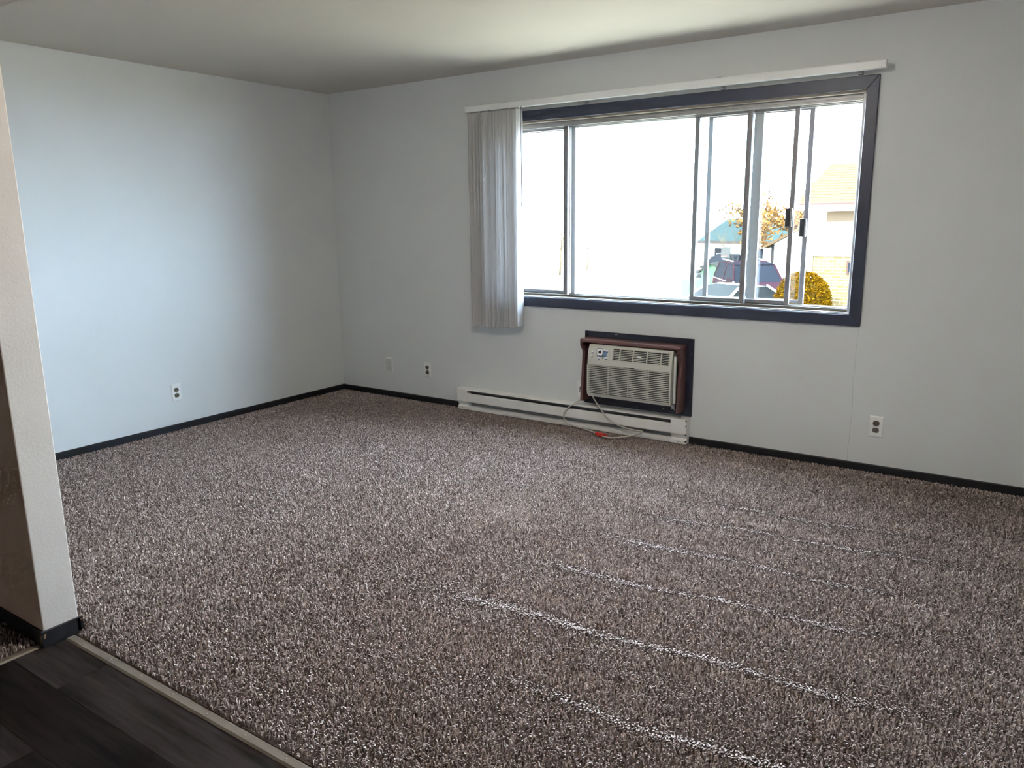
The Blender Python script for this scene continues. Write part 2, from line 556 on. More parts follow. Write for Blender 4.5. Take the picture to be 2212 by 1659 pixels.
def carpet(name, label, x0, x1, y0, y1, dens, seed, ridges, ragged=0.0, cat='carpet'):
    r = np.random.default_rng(seed)
    step = 1.0 / math.sqrt(dens)
    gx, gy = np.meshgrid(np.arange(x0 + step / 2, x1, step), np.arange(y0 + step / 2, y1, step))
    x = gx.ravel() + r.uniform(-0.6, 0.6, gx.size) * step
    y = gy.ravel() + r.uniform(-0.6, 0.6, gx.size) * step
    if ragged:
        keep = y > y0 + ragged * r.random(x.size) ** 2
        x, y = x[keep], y[keep]
    x = np.clip(x, x0 + 0.004, x1 - 0.004)
    y = np.clip(y, y0 + 0.002, y1 - 0.004)
    n = x.size
    # nap: broad brushed areas plus alternating vacuum passes
    nap = lowfreq(x, y, 3) * 0.32
    mott = lowfreq(x, y, 5, (3.0, 6.0, 11.0))
    band = np.sin((y + 0.11 * x) * 2 * np.pi / 0.40)
    wgt = np.clip((x - 2.6) / 0.8, 0, 1)
    nap = nap + 0.42 * band * wgt
    ridge = np.zeros(n)
    for (ra, rb, ya, yb) in ridges:
        t = np.clip((x - ra) / (rb - ra), 0, 1)
        yc = ya + (yb - ya) * t + 0.012 * np.sin(x * 9 + ra * 7)
        fade = np.clip((x - ra) / 0.35, 0, 1) * np.clip((rb - x) / 0.3, 0, 1)
        ridge = np.maximum(ridge, np.exp(-((y - yc) / 0.028) ** 2) * fade * np.clip(0.74 + 0.22 * mott + r.uniform(-0.25, 0.25, n), 0, 0.85))
    flat = np.exp(-(((x - 2.80) / 0.20) ** 2 + ((y + 1.62) / 0.13) ** 2))
    az = r.uniform(0, 2 * np.pi, n)
    lean = r.uniform(0.3, 1.0, n)
    dxn = np.cos(az) * lean * 0.85
    dyn = np.sin(az) * lean * 0.85 + 0.42 * nap + 0.05 * mott
    hgt = r.uniform(0.0105, 0.0165, n) + 0.0015 * ridge - 0.003 * flat + 0.0003 * mott
    dxn = dxn * (1 - 0.7 * ridge)
    dyn = dyn * (1 - 0.7 * ridge) - 1.5 * ridge + 0.9 * flat
    L = 0.0105
    wd = r.uniform(0.0015, 0.0026, n) * (1 + 0.5 * ridge)
    # a yarn laid over shows its broad side, an upright one turns any way
    ang = r.uniform(-np.pi / 2, np.pi / 2, n) * (1 - 0.85 * ridge) * (1 - 0.35 * np.clip(-nap, 0, 1))
    wx, wy = np.cos(ang), np.sin(ang)
    ts = (0.0, 0.6, 1.0)
    lat = (0.0, 0.42, 1.1)
    up_ = (0.0, 0.86, 0.96)
    ws = (0.9, 1.15, 0.6)
    K = len(ts)
    V = np.zeros((n, 2 * K, 3), np.float32)
    curl = r.uniform(-0.9, 0.9, n)
    for k in range(K):
        cx = x + dxn * L * lat[k]
        cy = y + dyn * L * lat[k]
        cz = FZ + 0.001 + hgt * up_[k]
        ca, sa = np.cos(curl * ts[k]), np.sin(curl * ts[k])
        ux, uy = wx * ca - wy * sa, wx * sa + wy * ca
        for s, q in ((-1, 0), (1, 1)):
            V[:, 2 * k + q, 0] = cx + s * ux * wd * ws[k]
            V[:, 2 * k + q, 1] = cy + s * uy * wd * ws[k]
            V[:, 2 * k + q, 2] = cz
    V[:, :, 0] = np.clip(V[:, :, 0], x0, x1)
    V[:, :, 1] = np.clip(V[:, :, 1], y0 - 0.004, y1)
    quad = np.array([[2 * k, 2 * k + 1, 2 * k + 3, 2 * k + 2] for k in range(K - 1)], np.int32)
    Fq = (np.arange(n, dtype=np.int32)[:, None, None] * (2 * K) + quad[None]).reshape(-1)
    # backing sheet
    bv = np.array([[x0, y0, FZ], [x1, y0, FZ], [x1, y1, FZ], [x0, y1, FZ]], np.float32)
    verts = np.concatenate([V.reshape(-1, 3), bv])
    loops = np.concatenate([Fq, np.arange(4, dtype=np.int32) + n * 2 * K])
    nf = loops.size // 4
    me = bpy.data.meshes.new(name)
    me.vertices.add(len(verts))
    me.vertices.foreach_set('co', verts.ravel())
    me.loops.add(loops.size)
    me.loops.foreach_set('vertex_index', loops)
    me.polygons.add(nf)
    me.polygons.foreach_set('loop_start', np.arange(nf, dtype=np.int32) * 4)
    me.polygons.foreach_set('use_smooth', np.ones(nf, bool))
    tint = np.clip(r.normal(0.55, 0.20, n), 0.05, 1.0)
    tv = np.repeat(tint, 2 * K)
    a = me.attributes.new('tint', 'FLOAT', 'POINT')
    a.data.foreach_set('value', np.concatenate([tv, np.full(4, 0.05)]).astype(np.float32))
    me.materials.append(mc)
    me.update(calc_edges=True)
    ob = bpy.data.objects.new(name, me)
    COL.objects.link(ob)
    return tag(ob, label, cat, kind='stuff')


carpet('carpet', 'brown grey shaggy wall to wall carpet of the living room', 0.011, XR, -3.390, -0.011, 29500, 21, RIDGES, ragged=0.012)
carpet('carpet', 'dark strip of shaggy carpet in the side hall by the wall end', XH, 2.146, -4.6, -3.501, 14000, 22, [])

# ------------------------------------------------------------------ fill lamp added on the unseen ceiling to brighten walls and carpet
m_dome = bpy.data.materials.new('fill_lamp_glow')
m_dome.use_nodes = True
_b = m_dome.node_tree.nodes['Principled BSDF']
_b.inputs['Base Color'].default_value = (0.8, 0.78, 0.74, 1)
_b.inputs['Emission Color'].default_value = (1.0, 0.92, 0.82, 1)
_b.inputs['Emission Strength'].default_value = 65.0
lamp = thing('added_fill_lamp', 'round dome fill lamp added on the unseen part of the living room ceiling', 'lamp', (3.45, -2.55, CEIL))


def lathe(prof, n=32):
    return MB().rings([[(3.45 + q * math.cos(2 * math.pi * k / n), -2.55 + q * math.sin(2 * math.pi * k / n), z) for k in range(n)] for q, z in prof])


lathe([(0.185, CEIL - 0.001), (0.190, CEIL - 0.012), (0.180, CEIL - 0.022)]).build('base', mat('fill_lamp_base', (0.6, 0.6, 0.58), 0.4, metal=0.4, var=0.05), lamp, smooth=True)
lathe([(0.172 * math.cos(a), CEIL - 0.022 - 0.085 * math.sin(a)) for a in [0.0, 0.25, 0.5, 0.75, 1.0, 1.25, 1.45]]).build('dome', m_dome, lamp, smooth=True)
lathe([(0.010, CEIL - 0.105), (0.010, CEIL - 0.116), (0.004, CEIL - 0.122)], 10).build('finial', MATS['fill_lamp_base'], lamp)

# ------------------------------------------------------------------ window
win = thing('window_1', 'wide three part sliding window with navy casing and aluminium sashes', 'window', (2.80, 0.0, 0.84), kind='structure')
CX0, CX1, CZ0, CZ1 = 1.515, 4.095, 0.843, 2.155      # casing outside
def casing(p_out, p_in):
    """mitred board between an outer edge (2 points) and an inner edge (2 points), in (x,z)"""
    poly = [p_out[0], p_out[1], p_in[1], p_in[0]]
    o = MB().prism(poly, 1, -0.018, 0.0)
    o.build('casing', M_CASING, win, bevel=0.003)


casing([(CX0, CZ1), (CX1, CZ1)], [(OX0, OZ1), (OX1, OZ1)])
casing([(CX1, CZ1), (CX1, CZ0)], [(OX1, OZ1), (OX1, OZ0)])
casing([(CX1, CZ0), (CX0, CZ0)], [(OX1, OZ0), (OX0, OZ0)])
casing([(CX0, CZ0), (CX0, CZ1)], [(OX0, OZ0), (OX0, OZ1)])
# a thin stool bead above the lower casing
MB().box(OX0, OX1, -0.014, 0.006, OZ0 - 0.001, OZ0 + 0.005).build('stool_bead', M_CASING, win, bevel=0.0015)
# wood reveal, then inner aluminium frame and outer (storm) frame, each with tracks
MB().box(OX0, OX1, 0.0, 0.045, OZ1 - 0.012, OZ1).build('head_reveal', M_SILLWOOD, win)
MB().box(OX0, OX1, 0.006, 0.045, OZ0, OZ0 + 0.010).build('sill_reveal', M_SILLWOOD, win)
o = MB()
o.box(OX0, OX1, 0.045, 0.185, OZ1 - 0.030, OZ1)
o.box(OX0, OX1, 0.045, 0.052, OZ1 - 0.044, OZ1 - 0.030).box(OX0, OX1, 0.078, 0.083, OZ1 - 0.048, OZ1 - 0.030).box(OX0, OX1, 0.108, 0.114, OZ1 - 0.052, OZ1 - 0.030)
o.box(OX0, OX1, 0.140, 0.146, OZ1 - 0.052, OZ1 - 0.030)
o.build('head_track', M_ALU, win, bevel=0.001)
o = MB()
o.box(OX0, OX1, 0.045, 0.185, OZ0, OZ0 + 0.018)
o.box(OX0, OX1, 0.040, 0.050, OZ0, OZ0 + 0.026).box(OX0, OX1, 0.078, 0.083, OZ0, OZ0 + 0.028).box(OX0, OX1, 0.108, 0.114, OZ0, OZ0 + 0.028)
o.box(OX0, OX1, 0.140, 0.146, OZ0, OZ0 + 0.028)
o.build('sill_track', mat('weathered_sill_metal', (0.15, 0.135, 0.115), 0.6, var=0.3, vscale=12, metal=0.1), win, bevel=0.001)
for (xa, xb) in ((OX0, OX0 + 0.018), (OX1 - 0.018, OX1)):
    o = MB().box(xa, xb, 0.02, 0.185, OZ0, OZ1)
    s_ = 1 if xa == OX0 else -1
    q = xb if s_ > 0 else xa
    for yy in (0.046, 0.080, 0.112, 0.143):
        o.box(q, q + s_ * 0.007, yy - 0.003, yy + 0.003, OZ0, OZ1)
    o.build('jamb', M_ALU, win, bevel=0.001)
ZB, ZT = OZ0 + 0.018, OZ1 - 0.030

# inner fixed light between two mullions
def upright(xc, w, y0, y1, m, name, parent=win, z0=ZB, z1=ZT, lip=True):
    o = MB().box(xc - w / 2, xc + w / 2, y0, y1, z0, z1)
    if lip:
        o.box(xc - w / 2 - 0.004, xc - w / 2 + 0.004, y0 - 0.003, y0 + 0.006, z0, z1)
    return o.build(name, m, parent, bevel=0.0012)


upright(2.185, 0.026, 0.050, 0.076, M_ALU_D, 'mullion')
upright(3.412, 0.026, 0.050, 0.076, M_ALU_D, 'mullion')
MB().box(2.198, 3.399, 0.062, 0.066, ZB + 0.006, ZT - 0.006).build('pane', M_GLASS, win)
# outer storm mullions
upright(2.200, 0.040, 0.116, 0.140, M_STORM, 'storm_mullion')
upright(3.445, 0.050, 0.116, 0.140, M_STORM, 'storm_mullion')
MB().box(2.220, 3.420, 0.128, 0.131, ZB + 0.006, ZT - 0.006).build('pane', M_GLASS, win)


def sash(x0, x1, yc, m, handle_side=0, sw=0.027, name='sash', hz=1.43):
    t = 0.011
    z0, z1 = ZB + 0.012, ZT - 0.006
    s = MB().box(x0, x0 + sw, yc - t, yc + t, z0, z1).build(name, m, win, bevel=0.0015)       # the stile that carries the rest
    MB().box(x1 - sw, x1, yc - t, yc + t, z0, z1).build('stile', m, s, bevel=0.0015)
    MB().box(x0 + sw, x1 - sw, yc - t * 0.9, yc + t * 0.9, z1 - 0.022, z1).build('rail', m, s, bevel=0.0015)
    MB().box(x0 + sw, x1 - sw, yc - t * 0.9, yc + t * 0.9, z0, z0 + 0.020).build('rail', m, s, bevel=0.0015)
    MB().box(x0 + sw, x1 - sw, yc - 0.0015, yc + 0.0015, z0 + 0.020, z1 - 0.022).build('pane', M_GLASS, s)
    if handle_side:
        xh = x1 - sw if handle_side > 0 else x0 + sw
        o = MB().box(xh - 0.016, xh + 0.010, yc - t - 0.016, yc - t + 0.002, hz - 0.052, hz + 0.052)
        o.build('handle', M_BLACK, s, bevel=0.003)
        MB().box(xh + 0.010, xh + 0.022, yc - t - 0.013, yc - t + 0.002, hz - 0.052, hz + 0.052).build('handle_plate', M_ALU, s, bevel=0.002)
    return s


sash(3.068, 3.678, 0.095, M_ALU_D, 1, hz=1.435)                 # slid open, behind the fixed light
sash(3.128, 3.744, 0.160, M_ALU_D, 1, hz=1.375, name='storm_sash')
sash(OX0 + 0.02, 2.198, 0.095, M_ALU_D, 0)
sash(OX0 + 0.02, 2.215, 0.160, M_STORM, 0, name='storm_sash', sw=0.03)
MB().box(2.176, 2.188, 0.100, 0.118, 1.435, 1.475).build('latch', M_CLEAR, win, bevel=0.002)
for zz in (1.535, 0.985):
    o = MB().prism([(0.118, zz - 0.03), (0.150, zz - 0.024), (0.150, zz + 0.024), (0.118, zz + 0.03)], 0, OX1 - 0.036, OX1 - 0.016)
    o.build('jamb_clip', M_BLACK, win, bevel=0.003)
MB().box(OX1 - 0.026, OX1 - 0.018, 0.150, 0.184, OZ0 + 0.02, OZ1 - 0.03).build('weather_seal', M_BLACK, win)
MB().box(3.76, OX1 - 0.02, 0.150, 0.156, OZ0 + 0.018, OZ0 + 0.026).build('weather_seal', M_BLACK, win)

# ------------------------------------------------------------------ vertical blind
RY = -0.078
bl = thing('vertical_blind', 'white vertical blind stacked at one end of its rail over the window', 'blind', (2.8, RY, 2.17))
prof = [(-0.021, 2.171), (0.021, 2.171), (0.021, 2.206), (0.017, 2.211), (-0.017, 2.211), (-0.021, 2.206)]
MB().prism([(RY + p[0], p[1]) for p in prof], 0, 1.462, 4.128).build('headrail', M_RAIL, bl)
for xe in (1.458, 4.127):
    MB().prism([(RY + p[0] * 1.08, 2.191 + (p[1] - 2.191) * 1.06) for p in prof], 0, xe, xe + 0.005).build('end_cap', M_WHITE_PL, bl)
for xb in (1.60, 2.372, 3.264, 3.998):
    o = MB().box(xb - 0.014, xb + 0.014, RY - 0.012, -0.001, 2.211, 2.216)
    o.box(xb - 0.014, xb + 0.014, -0.004, -0.0005, 2.150, 2.216)
    o.box(xb - 0.010, xb + 0.010, -0.034, -0.003, 2.160, 2.164)
    k = o.build('bracket', M_CLEAR, bl, bevel=0.0008)
    MB().cyl((xb, -0.007, 2.156), 1, 0.004, 0.004, 10).build('screw', M_ALU, k)
NV = 24
for i in range(NV):
    xv = 1.502 + i * (1.898 - 1.502) / (NV - 1) + random.uniform(-0.0045, 0.0045)
    z0 = 0.690 + 0.013 * i / NV + random.uniform(-0.006, 0.006) - 0.006 * math.sin(i / NV * 3.1)
    z1 = 2.158
    half, sag, th = 0.0445, 0.0065, 0.0009
    a = random.uniform(-0.28, 0.28) if i < NV - 1 else 0.06
    sl = random.uniform(-0.004, 0.004)
    ring0, ring1 = [], []
    for z, ring, dx_ in ((z0, ring0, sl), (z1, ring1, 0)):
        pts = []
        for k in range(7):
            t = -1 + 2 * k / 6
            pts.append((sag * (1 - t * t) - sag * 0.5, t * half))
        pts = pts + [(p[0] + th, p[1]) for p in pts[::-1]]
        for px, py in pts:
            ring.append((xv + dx_ + px * math.cos(a) - py * math.sin(a), RY + px * math.sin(a) + py * math.cos(a), z))
    v = MB().rings([ring0, ring1]).build('vane', M_VANE, bl, smooth=False)
    MB().box(xv - 0.002, xv + 0.003, RY - 0.006, RY + 0.006, 2.152, 2.173).build('hook', M_CLEAR, v)
MB().tube([(1.926, RY - 0.018, 2.172), (1.927, RY - 0.022, 2.14), (1.930, RY - 0.024, 1.54)], 0.0032, 8).build('wand', mat('wand_plastic', (0.25, 0.26, 0.30), 0.3, var=0.1), bl, smooth=True)
MB().tube([(1.930, RY - 0.024, 1.555), (1.930, RY - 0.024, 1.530)], [0.0046, 0.004], 8).build('wand_tip', M_CLEAR, bl, smooth=True)

# ------------------------------------------------------------------ wall plates
def outlet(label, wall, c, z, w=0.073, h=0.120, kind='duplex', cat='outlet'):
    """wall 'back' (faces -y, c = x) or 'left' (faces +x, c = y)"""
    if wall == 'back':
        t = thing('wall_outlet' if kind != 'blank' else 'blank_plate', label, cat, (c, 0, z), 0)
    else:
        t = thing('wall_outlet' if kind != 'blank' else 'blank_plate', label, cat, (0, c, z), math.pi / 2)
    # local frame: x along the wall, -y into the room, z up
    lo = [(-w / 2, -h / 2), (w / 2, -h / 2), (w / 2, h / 2), (-w / 2, h / 2)]
    hi = [(x - math.copysign(0.0055, x), q - math.copysign(0.0055, q)) for x, q in lo]
    MB().rings([[(x, -0.0002, q) for x, q in lo][::-1], [(x, -0.0022, q) for x, q in lo][::-1], [(x, -0.0062, q) for x, q in hi][::-1]]).build(
        'plate', M_WHITE_PL, t, local=True)
    def disc(rx, cut, zc, y0, y1, m, name, par):
        pts = []
        for k in range(28):
            q = 2 * math.pi * k / 28
            pts.append((rx * math.cos(q), max(-cut, min(cut, rx * math.sin(q))) + zc))
        return MB().rings([[(p[0], y0, p[1]) for p in pts][::-1], [(p[0], y1, p[1]) for p in pts][::-1]]).build(name, m, par, local=True)
    if kind == 'duplex':
        for zc in (0.0195, -0.0195):
            rcp = disc(0.0172, 0.0140, zc, -0.004, -0.0080, M_IVORY, 'receptacle', t)
            for xs, hh in ((-0.0064, 0.0042), (0.0064, 0.0036)):
                MB().box(xs - 0.0012, xs + 0.0012, -0.0083, -0.006, zc + 0.003 - hh, zc + 0.003 + hh).build('slot', M_BLACK, rcp, local=True)
            disc(0.0027, 0.0027, zc - 0.0077, -0.006, -0.0083, M_BLACK, 'ground_hole', rcp)
        disc(0.0026, 0.0026, 0.0, -0.006, -0.0072, M_ALU, 'screw', t)
    elif kind == 'single':
        rcp = MB().box(-0.017, 0.017, -0.0085, -0.004, -0.020, 0.020).build('receptacle', M_ALU_D, t, local=True)
        for zz in (0.008, -0.008):
            MB().box(-0.013, 0.013, -0.0090, -0.007, zz - 0.0045, zz + 0.0045).build('slot', M_BLACK, rcp, local=True)
        for zz in (0.048, -0.048):
            disc(0.0026, 0.0026, zz, -0.006, -0.0072, M_ALU, 'screw', t)
    else:
        MB().rings([[(x * 0.80, -0.0060, q * 0.86) for x, q in lo][::-1], [(x * 0.80, -0.0066, q * 0.86) for x, q in lo][::-1]]).build('cover_panel', M_PAINTED, t, local=True)
        for zz in (0.041, -0.041):
            disc(0.0028, 0.0028, zz, -0.006, -0.0076, M_WHITE_PL, 'screw', t)
    return t


M_PAINTED = mat('plate_painted_over', (0.62, 0.62, 0.60), 0.5, var=0.06, vscale=40)
outlet('white duplex outlet low on the side wall by the partition', 'left', -1.568, 0.290)
outlet('blank white cover plate low on the window wall near the corner', 'back', 0.545, 0.287, kind='blank', cat='cover plate')
outlet('white duplex outlet between the blank plate and the white heater', 'back', 0.955, 0.286)
outlet('white power outlet half hidden behind the wooden air conditioner shroud', 'back', 2.350, 0.287, kind='single')
outlet('white duplex outlet on the bare wall below the open window end', 'back', 4.221, 0.289)

# ------------------------------------------------------------------ wall air conditioner in its shroud
sh = thing('wooden_shroud', 'reddish wooden shelf and sides on a navy board around the air conditioner', 'shroud', (2.76, 0, 0.20))
# navy backing frame, four boards
X0, X1, Z0, Z1 = 2.376, 3.148, 0.202, 0.700
for poly in ([(X0, Z1), (X1, Z1), (X1 - 0.09, Z1 - 0.09), (X0 + 0.09, Z1 - 0.09)], [(X1, Z1), (X1, Z0), (X1 - 0.09, Z0 + 0.09), (X1 - 0.09, Z1 - 0.09)],
             [(X1, Z0), (X0, Z0), (X0 + 0.09, Z0 + 0.09), (X1 - 0.09, Z0 + 0.09)], [(X0, Z0), (X0, Z1), (X0 + 0.09, Z1 - 0.09), (X0 + 0.09, Z0 + 0.09)]):
    MB().prism(poly, 1, -0.014, 0.0).build('backing_board', M_PLATE, sh, bevel=0.002)
MB().box(X0 + 0.085, X1 - 0.085, -0.006, -0.0005, Z0 + 0.085, Z1 - 0.085).build('sleeve_back', M_AC_D, sh)
SD = -0.122
o = MB().prism([(-0.014, 0.640), (SD + 0.004, 0.638), (SD, 0.642), (SD, 0.654), (SD + 0.006, 0.661), (-0.014, 0.663)], 0, 2.398, 3.104)
o.build('shelf', M_WOOD, sh, bevel=0.002)
side = [(-0.014, 0.638), (SD, 0.636), (SD, 0.618), (SD + 0.012, 0.600), (SD + 0.030, 0.580), (SD + 0.033, 0.560), (SD + 0.006, 0.246), (SD + 0.006, 0.236), (-0.014, 0.236)]
for xa in (2.399, 3.084):
    MB().prism(side, 0, xa, xa + 0.020).build('side_board', M_WOODV, sh, bevel=0.002)

ac = thing('air_conditioner', 'beige through wall air conditioner with louvred grille and control panel', 'air conditioner', (2.77, -0.02, 0.28))
AX0, AX1, AZ0, AZ1 = 2.470, 3.060, 0.283, 0.632
# front shell: profile in (y,z), bulging toward the room
FR = [(-0.118, AZ1), (-0.134, 0.600), (-0.143, 0.555), (-0.148, 0.505), (-0.150, 0.460), (-0.149, 0.330), (-0.144, 0.300), (-0.134, AZ0)]


def yface(z):
    for (ya, za), (yb, zb) in zip(FR[:-1], FR[1:]):
        if zb <= z <= za:
            return ya + (yb - ya) * (za - z) / (za - zb)
    return FR[-1][0]


BK = 0.030   # recess behind the louvres
MB().prism([(y_ + BK, z_) for y_, z_ in FR] + [(-0.02, AZ0), (-0.02, AZ1)], 0, AX0 + 0.006, AX1 - 0.006).build('body', M_AC_D, ac)


def shell_patch(x0, x1, za, zb, m, name, proud=0.0, thick=0.022, parent=ac, n=8, bevel=0.0015):
    """part of the curved front between heights zb..za"""
    zs = [za + (zb - za) * k / n for k in range(n + 1)]
    poly = [(yface(z) - proud, z) for z in zs] + [(yface(z) - proud + thick, z) for z in zs[::-1]]
    return MB().prism(poly, 0, x0, x1).build(name, m, parent, bevel=bevel)


VX0, VX1, VZ0, VZ1 = 2.648, 3.042, 0.535, 0.619     # upper outlet
GX0, GX1, GZ0, GZ1 = 2.480, 3.048, 0.297, 0.500     # lower grille
shell_patch(AX0, AX1, AZ1, VZ1, M_AC, 'front_frame')
shell_patch(AX0, VX0, VZ1, VZ0, M_AC, 'front_frame')
shell_patch(VX1, AX1, VZ1, VZ0, M_AC, 'front_frame')
shell_patch(AX0, AX1, VZ0, GZ1, M_AC, 'front_frame')
shell_patch(AX0, GX0, GZ1, GZ0, M_AC, 'front_frame')
shell_patch(GX1, AX1, GZ1, GZ0, M_AC, 'front_frame')
shell_patch(AX0, AX1, GZ0, AZ0, M_AC, 'front_frame')
# side cheeks and mounting flange seen past the edge of the front
for xa in (AX0, AX1 - 0.006):
    MB().prism([(y_ + 0.020, z_) for y_, z_ in FR] + [(-0.03, AZ0), (-0.03, AZ1)], 0, xa, xa + 0.006).build('side_cheek', M_AC_SIDE, ac)
MB().box(AX1 + 0.006, AX1 + 0.020, -0.125, -0.112, 0.300, 0.600).build('mounting_flange', M_AC_SIDE, ac, bevel=0.001)
MB().box(AX1 - 0.002, AX1 + 0.018, -0.128, -0.105, 0.268, 0.292).build('mounting_clip', M_ALU_D, ac, bevel=0.001)
# lower grille
NG = 17
pit = (GZ1 - GZ0) / NG
for k in range(NG):
    zc = GZ0 + (k + 0.5) * pit
    MB().prism([(yface(zc) - 0.001, zc + pit * 0.22), (yface(zc) - 0.002, zc - 0.001), (yface(zc) + 0.001, zc - pit * 0.24), (yface(zc) + 0.008, zc - pit * 0.14), (yface(zc) + 0.008, zc + pit * 0.26)],
               0, GX0 - 0.001, GX1 + 0.001).build('grille_slat', M_AC, ac)
    for xa in (AX0 - 0.002, GX1 + 0.005):
        MB().box(xa, xa + 0.007, yface(zc) - 0.0025, yface(zc) + 0.010, zc - pit * 0.36, zc + pit * 0.30).build('grille_nub', M_AC, ac)
for xc in (2.622, 2.764, 2.906):
    shell_patch(xc - 0.0022, xc + 0.0022, GZ1, GZ0, M_AC, 'grille_rib', proud=-0.003, thick=0.008, bevel=0)
# upper air outlet with louvres and uprights
NL = 8
pit = (VZ1 - VZ0) / NL
for k in range(NL):
    zc = VZ0 + (k + 0.5) * pit
    MB().prism([(yface(zc) + 0.004, zc + pit * 0.26), (yface(zc) + 0.003, zc - pit * 0.16), (yface(zc) + 0.016, zc - pit * 0.30), (yface(zc) + 0.016, zc + pit * 0.10)],
               0, VX0 - 0.001, VX1 + 0.001).build('louvre', M_AC, ac)
for xc in (2.699, 2.793, 2.889, 2.984):
    shell_patch(xc - 0.0028, xc + 0.0028, VZ1, VZ0, M_AC, 'louvre_divider', proud=-0.002, thick=0.010, bevel=0)
for xa, xb in ((VX0 - 0.004, VX0 + 0.003), (VX1 - 0.003, VX1 + 0.004)):
    shell_patch(xa, xb, VZ1 + 0.003, VZ0 - 0.003, M_AC, 'outlet_frame', proud=0.002, thick=0.01, bevel=0.0008)
for za, zb in ((VZ1 + 0.004, VZ1 - 0.003), (VZ0 + 0.003, VZ0 - 0.004)):
    shell_patch(VX0 - 0.004, VX1 + 0.004, za, zb, M_AC, 'outlet_frame', proud=0.002, thick=0.01, n=2, bevel=0.0008)
zc = 0.578
shell_patch(2.826, 2.850, zc + 0.0055, zc - 0.0045, M_WHITE_PL, 'logo_plate', proud=0.001, thick=0.01, n=2, bevel=0.001)
# band between outlet and grille: two shallow grooves and the filter tab
shell_patch(AX0 + 0.006, AX1 - 0.006, 0.5265, 0.5245, M_AC_SIDE, 'band_line', proud=0.001, n=1, bevel=0)
shell_patch(AX0 + 0.006, AX1 - 0.006, 0.512, 0.5095, M_AC_SIDE, 'band_line', proud=0.001, n=1, bevel=0)
shell_patch(2.735, 2.810, 0.504, 0.5005, M_BLACK, 'filter_tab', proud=0.0012, n=1, bevel=0)
# control panel
cp = shell_patch(2.482, 2.634, 0.619, 0.530, M_AC, 'control_panel', proud=0.002, thick=0.01)


def rounded(x0, x1, za, zb, r, m, name, proud, parent, thick=0.004):
    pts = []
    for (cx, cz, a0) in ((x1 - r, za - r, 0), (x0 + r, za - r, 90), (x0 + r, zb + r, 180), (x1 - r, zb + r, 270)):
        for k in range(5):
            q = math.radians(a0 + 22.5 * k)
            pts.append((cx + r * math.cos(q), cz + r * math.sin(q)))
    return MB().rings([[(p[0], yface(p[1]) - proud + thick, p[1]) for p in pts][::-1], [(p[0], yface(p[1]) - proud, p[1]) for p in pts][::-1]]).build(name, m, parent)


rounded(2.552, 2.610, 0.599, 0.556, 0.004, M_BLUE, 'blue_print', 0.0026, cp)
rounded(2.538, 2.600, 0.571, 0.558, 0.004, M_BLUE, 'blue_print', 0.0026, cp)
rounded(2.534, 2.581, 0.611, 0.561, 0.011, M_BLUE_D, 'display_ring', 0.0032, cp)
rounded(2.537, 2.578, 0.608, 0.564, 0.010, M_WHITE_PL, 'display_frame', 0.0040, cp)
rounded(2.548, 2.567, 0.594, 0.578, 0.001, M_BLACK, 'display', 0.0045, cp)
for (bx, bz) in ((2.503, 0.586), (2.502, 0.560), (2.592, 0.601), (2.609, 0.599), (2.553, 0.551), (2.608, 0.554)):
    rounded(bx - 0.0062, bx + 0.0062, bz - 0.002, bz - 0.0135, 0.003, M_BLUE_D, 'button_print', 0.0030, cp)
    rounded(bx - 0.0060, bx + 0.0060, bz + 0.006, bz - 0.006, 0.0058, M_WHITE_PL, 'button', 0.0052, cp)
rounded(2.579, 2.585, 0.553, 0.546, 0.0028, M_BLACK, 'sensor', 0.0032, cp)
# specks of bare wall paint on the navy backing
for (sx_, sz_, sw_, sh_) in ((2.60, 0.688, 0.022, 0.0022), (3.128, 0.60, 0.003, 0.003), (3.124, 0.585, 0.002, 0.002), (3.132, 0.43, 0.003, 0.004), (3.030, 0.230, 0.008, 0.009), (2.955, 0.228, 0.006, 0.007)):
    MB().prism([(sx_, sz_), (sx_ + sw_, sz_ + sh_ * 0.2), (sx_ + sw_ * 0.8, sz_ + sh_), (sx_ + sw_ * 0.2, sz_ + sh_ * 0.9)], 1, -0.0146, -0.0135).build('paint_fleck', M_WALL, sh)

# power cord looping down over the heater to the carpet, with its red clip
cord_pts = [(2.497, -0.108, 0.290), (2.497, -0.110, 0.268), (2.539, -0.100, 0.204), (2.587, -0.092, 0.144), (2.654, -0.088, 0.104), (2.705, -0.088, 0.089), (2.785, -0.092, 0.081),
            (2.838, -0.092, 0.082), (2.846, -0.090, 0.075), (2.812, -0.106, 0.058), (2.754, -0.150, 0.044), (2.683, -0.205, 0.040), (2.611, -0.199, 0.040), (2.548, -0.159, 0.040),
            (2.437, -0.107, 0.040), (2.374, -0.092, 0.042), (2.314, -0.084, 0.046), (2.266, -0.082, 0.066), (2.251, -0.082, 0.096), (2.262, -0.080, 0.137), (2.300, -0.072, 0.177),
            (2.366, -0.055, 0.222), (2.385, -0.040, 0.250), (2.372, -0.022, 0.272)]
cordt = thing('power_cord', 'grey power cord looped over the heater onto the carpet with red clip', 'cord', (2.55, -0.12, 0.035))
MB().tube(spline(cord_pts, 8), 0.0048, 8).build('cable', M_CORD, cordt, smooth=True)
MB().box(2.352, 2.390, -0.034, -0.0095, 0.268, 0.300).build('plug', M_CORD, cordt, bevel=0.004)
d = Vector((2.640 - 2.548, -0.203 + 0.162, 0)).normalized()
n_ = Vector((-d.y, d.x, 0))
cc = Vector((2.585, -0.183, 0.044))


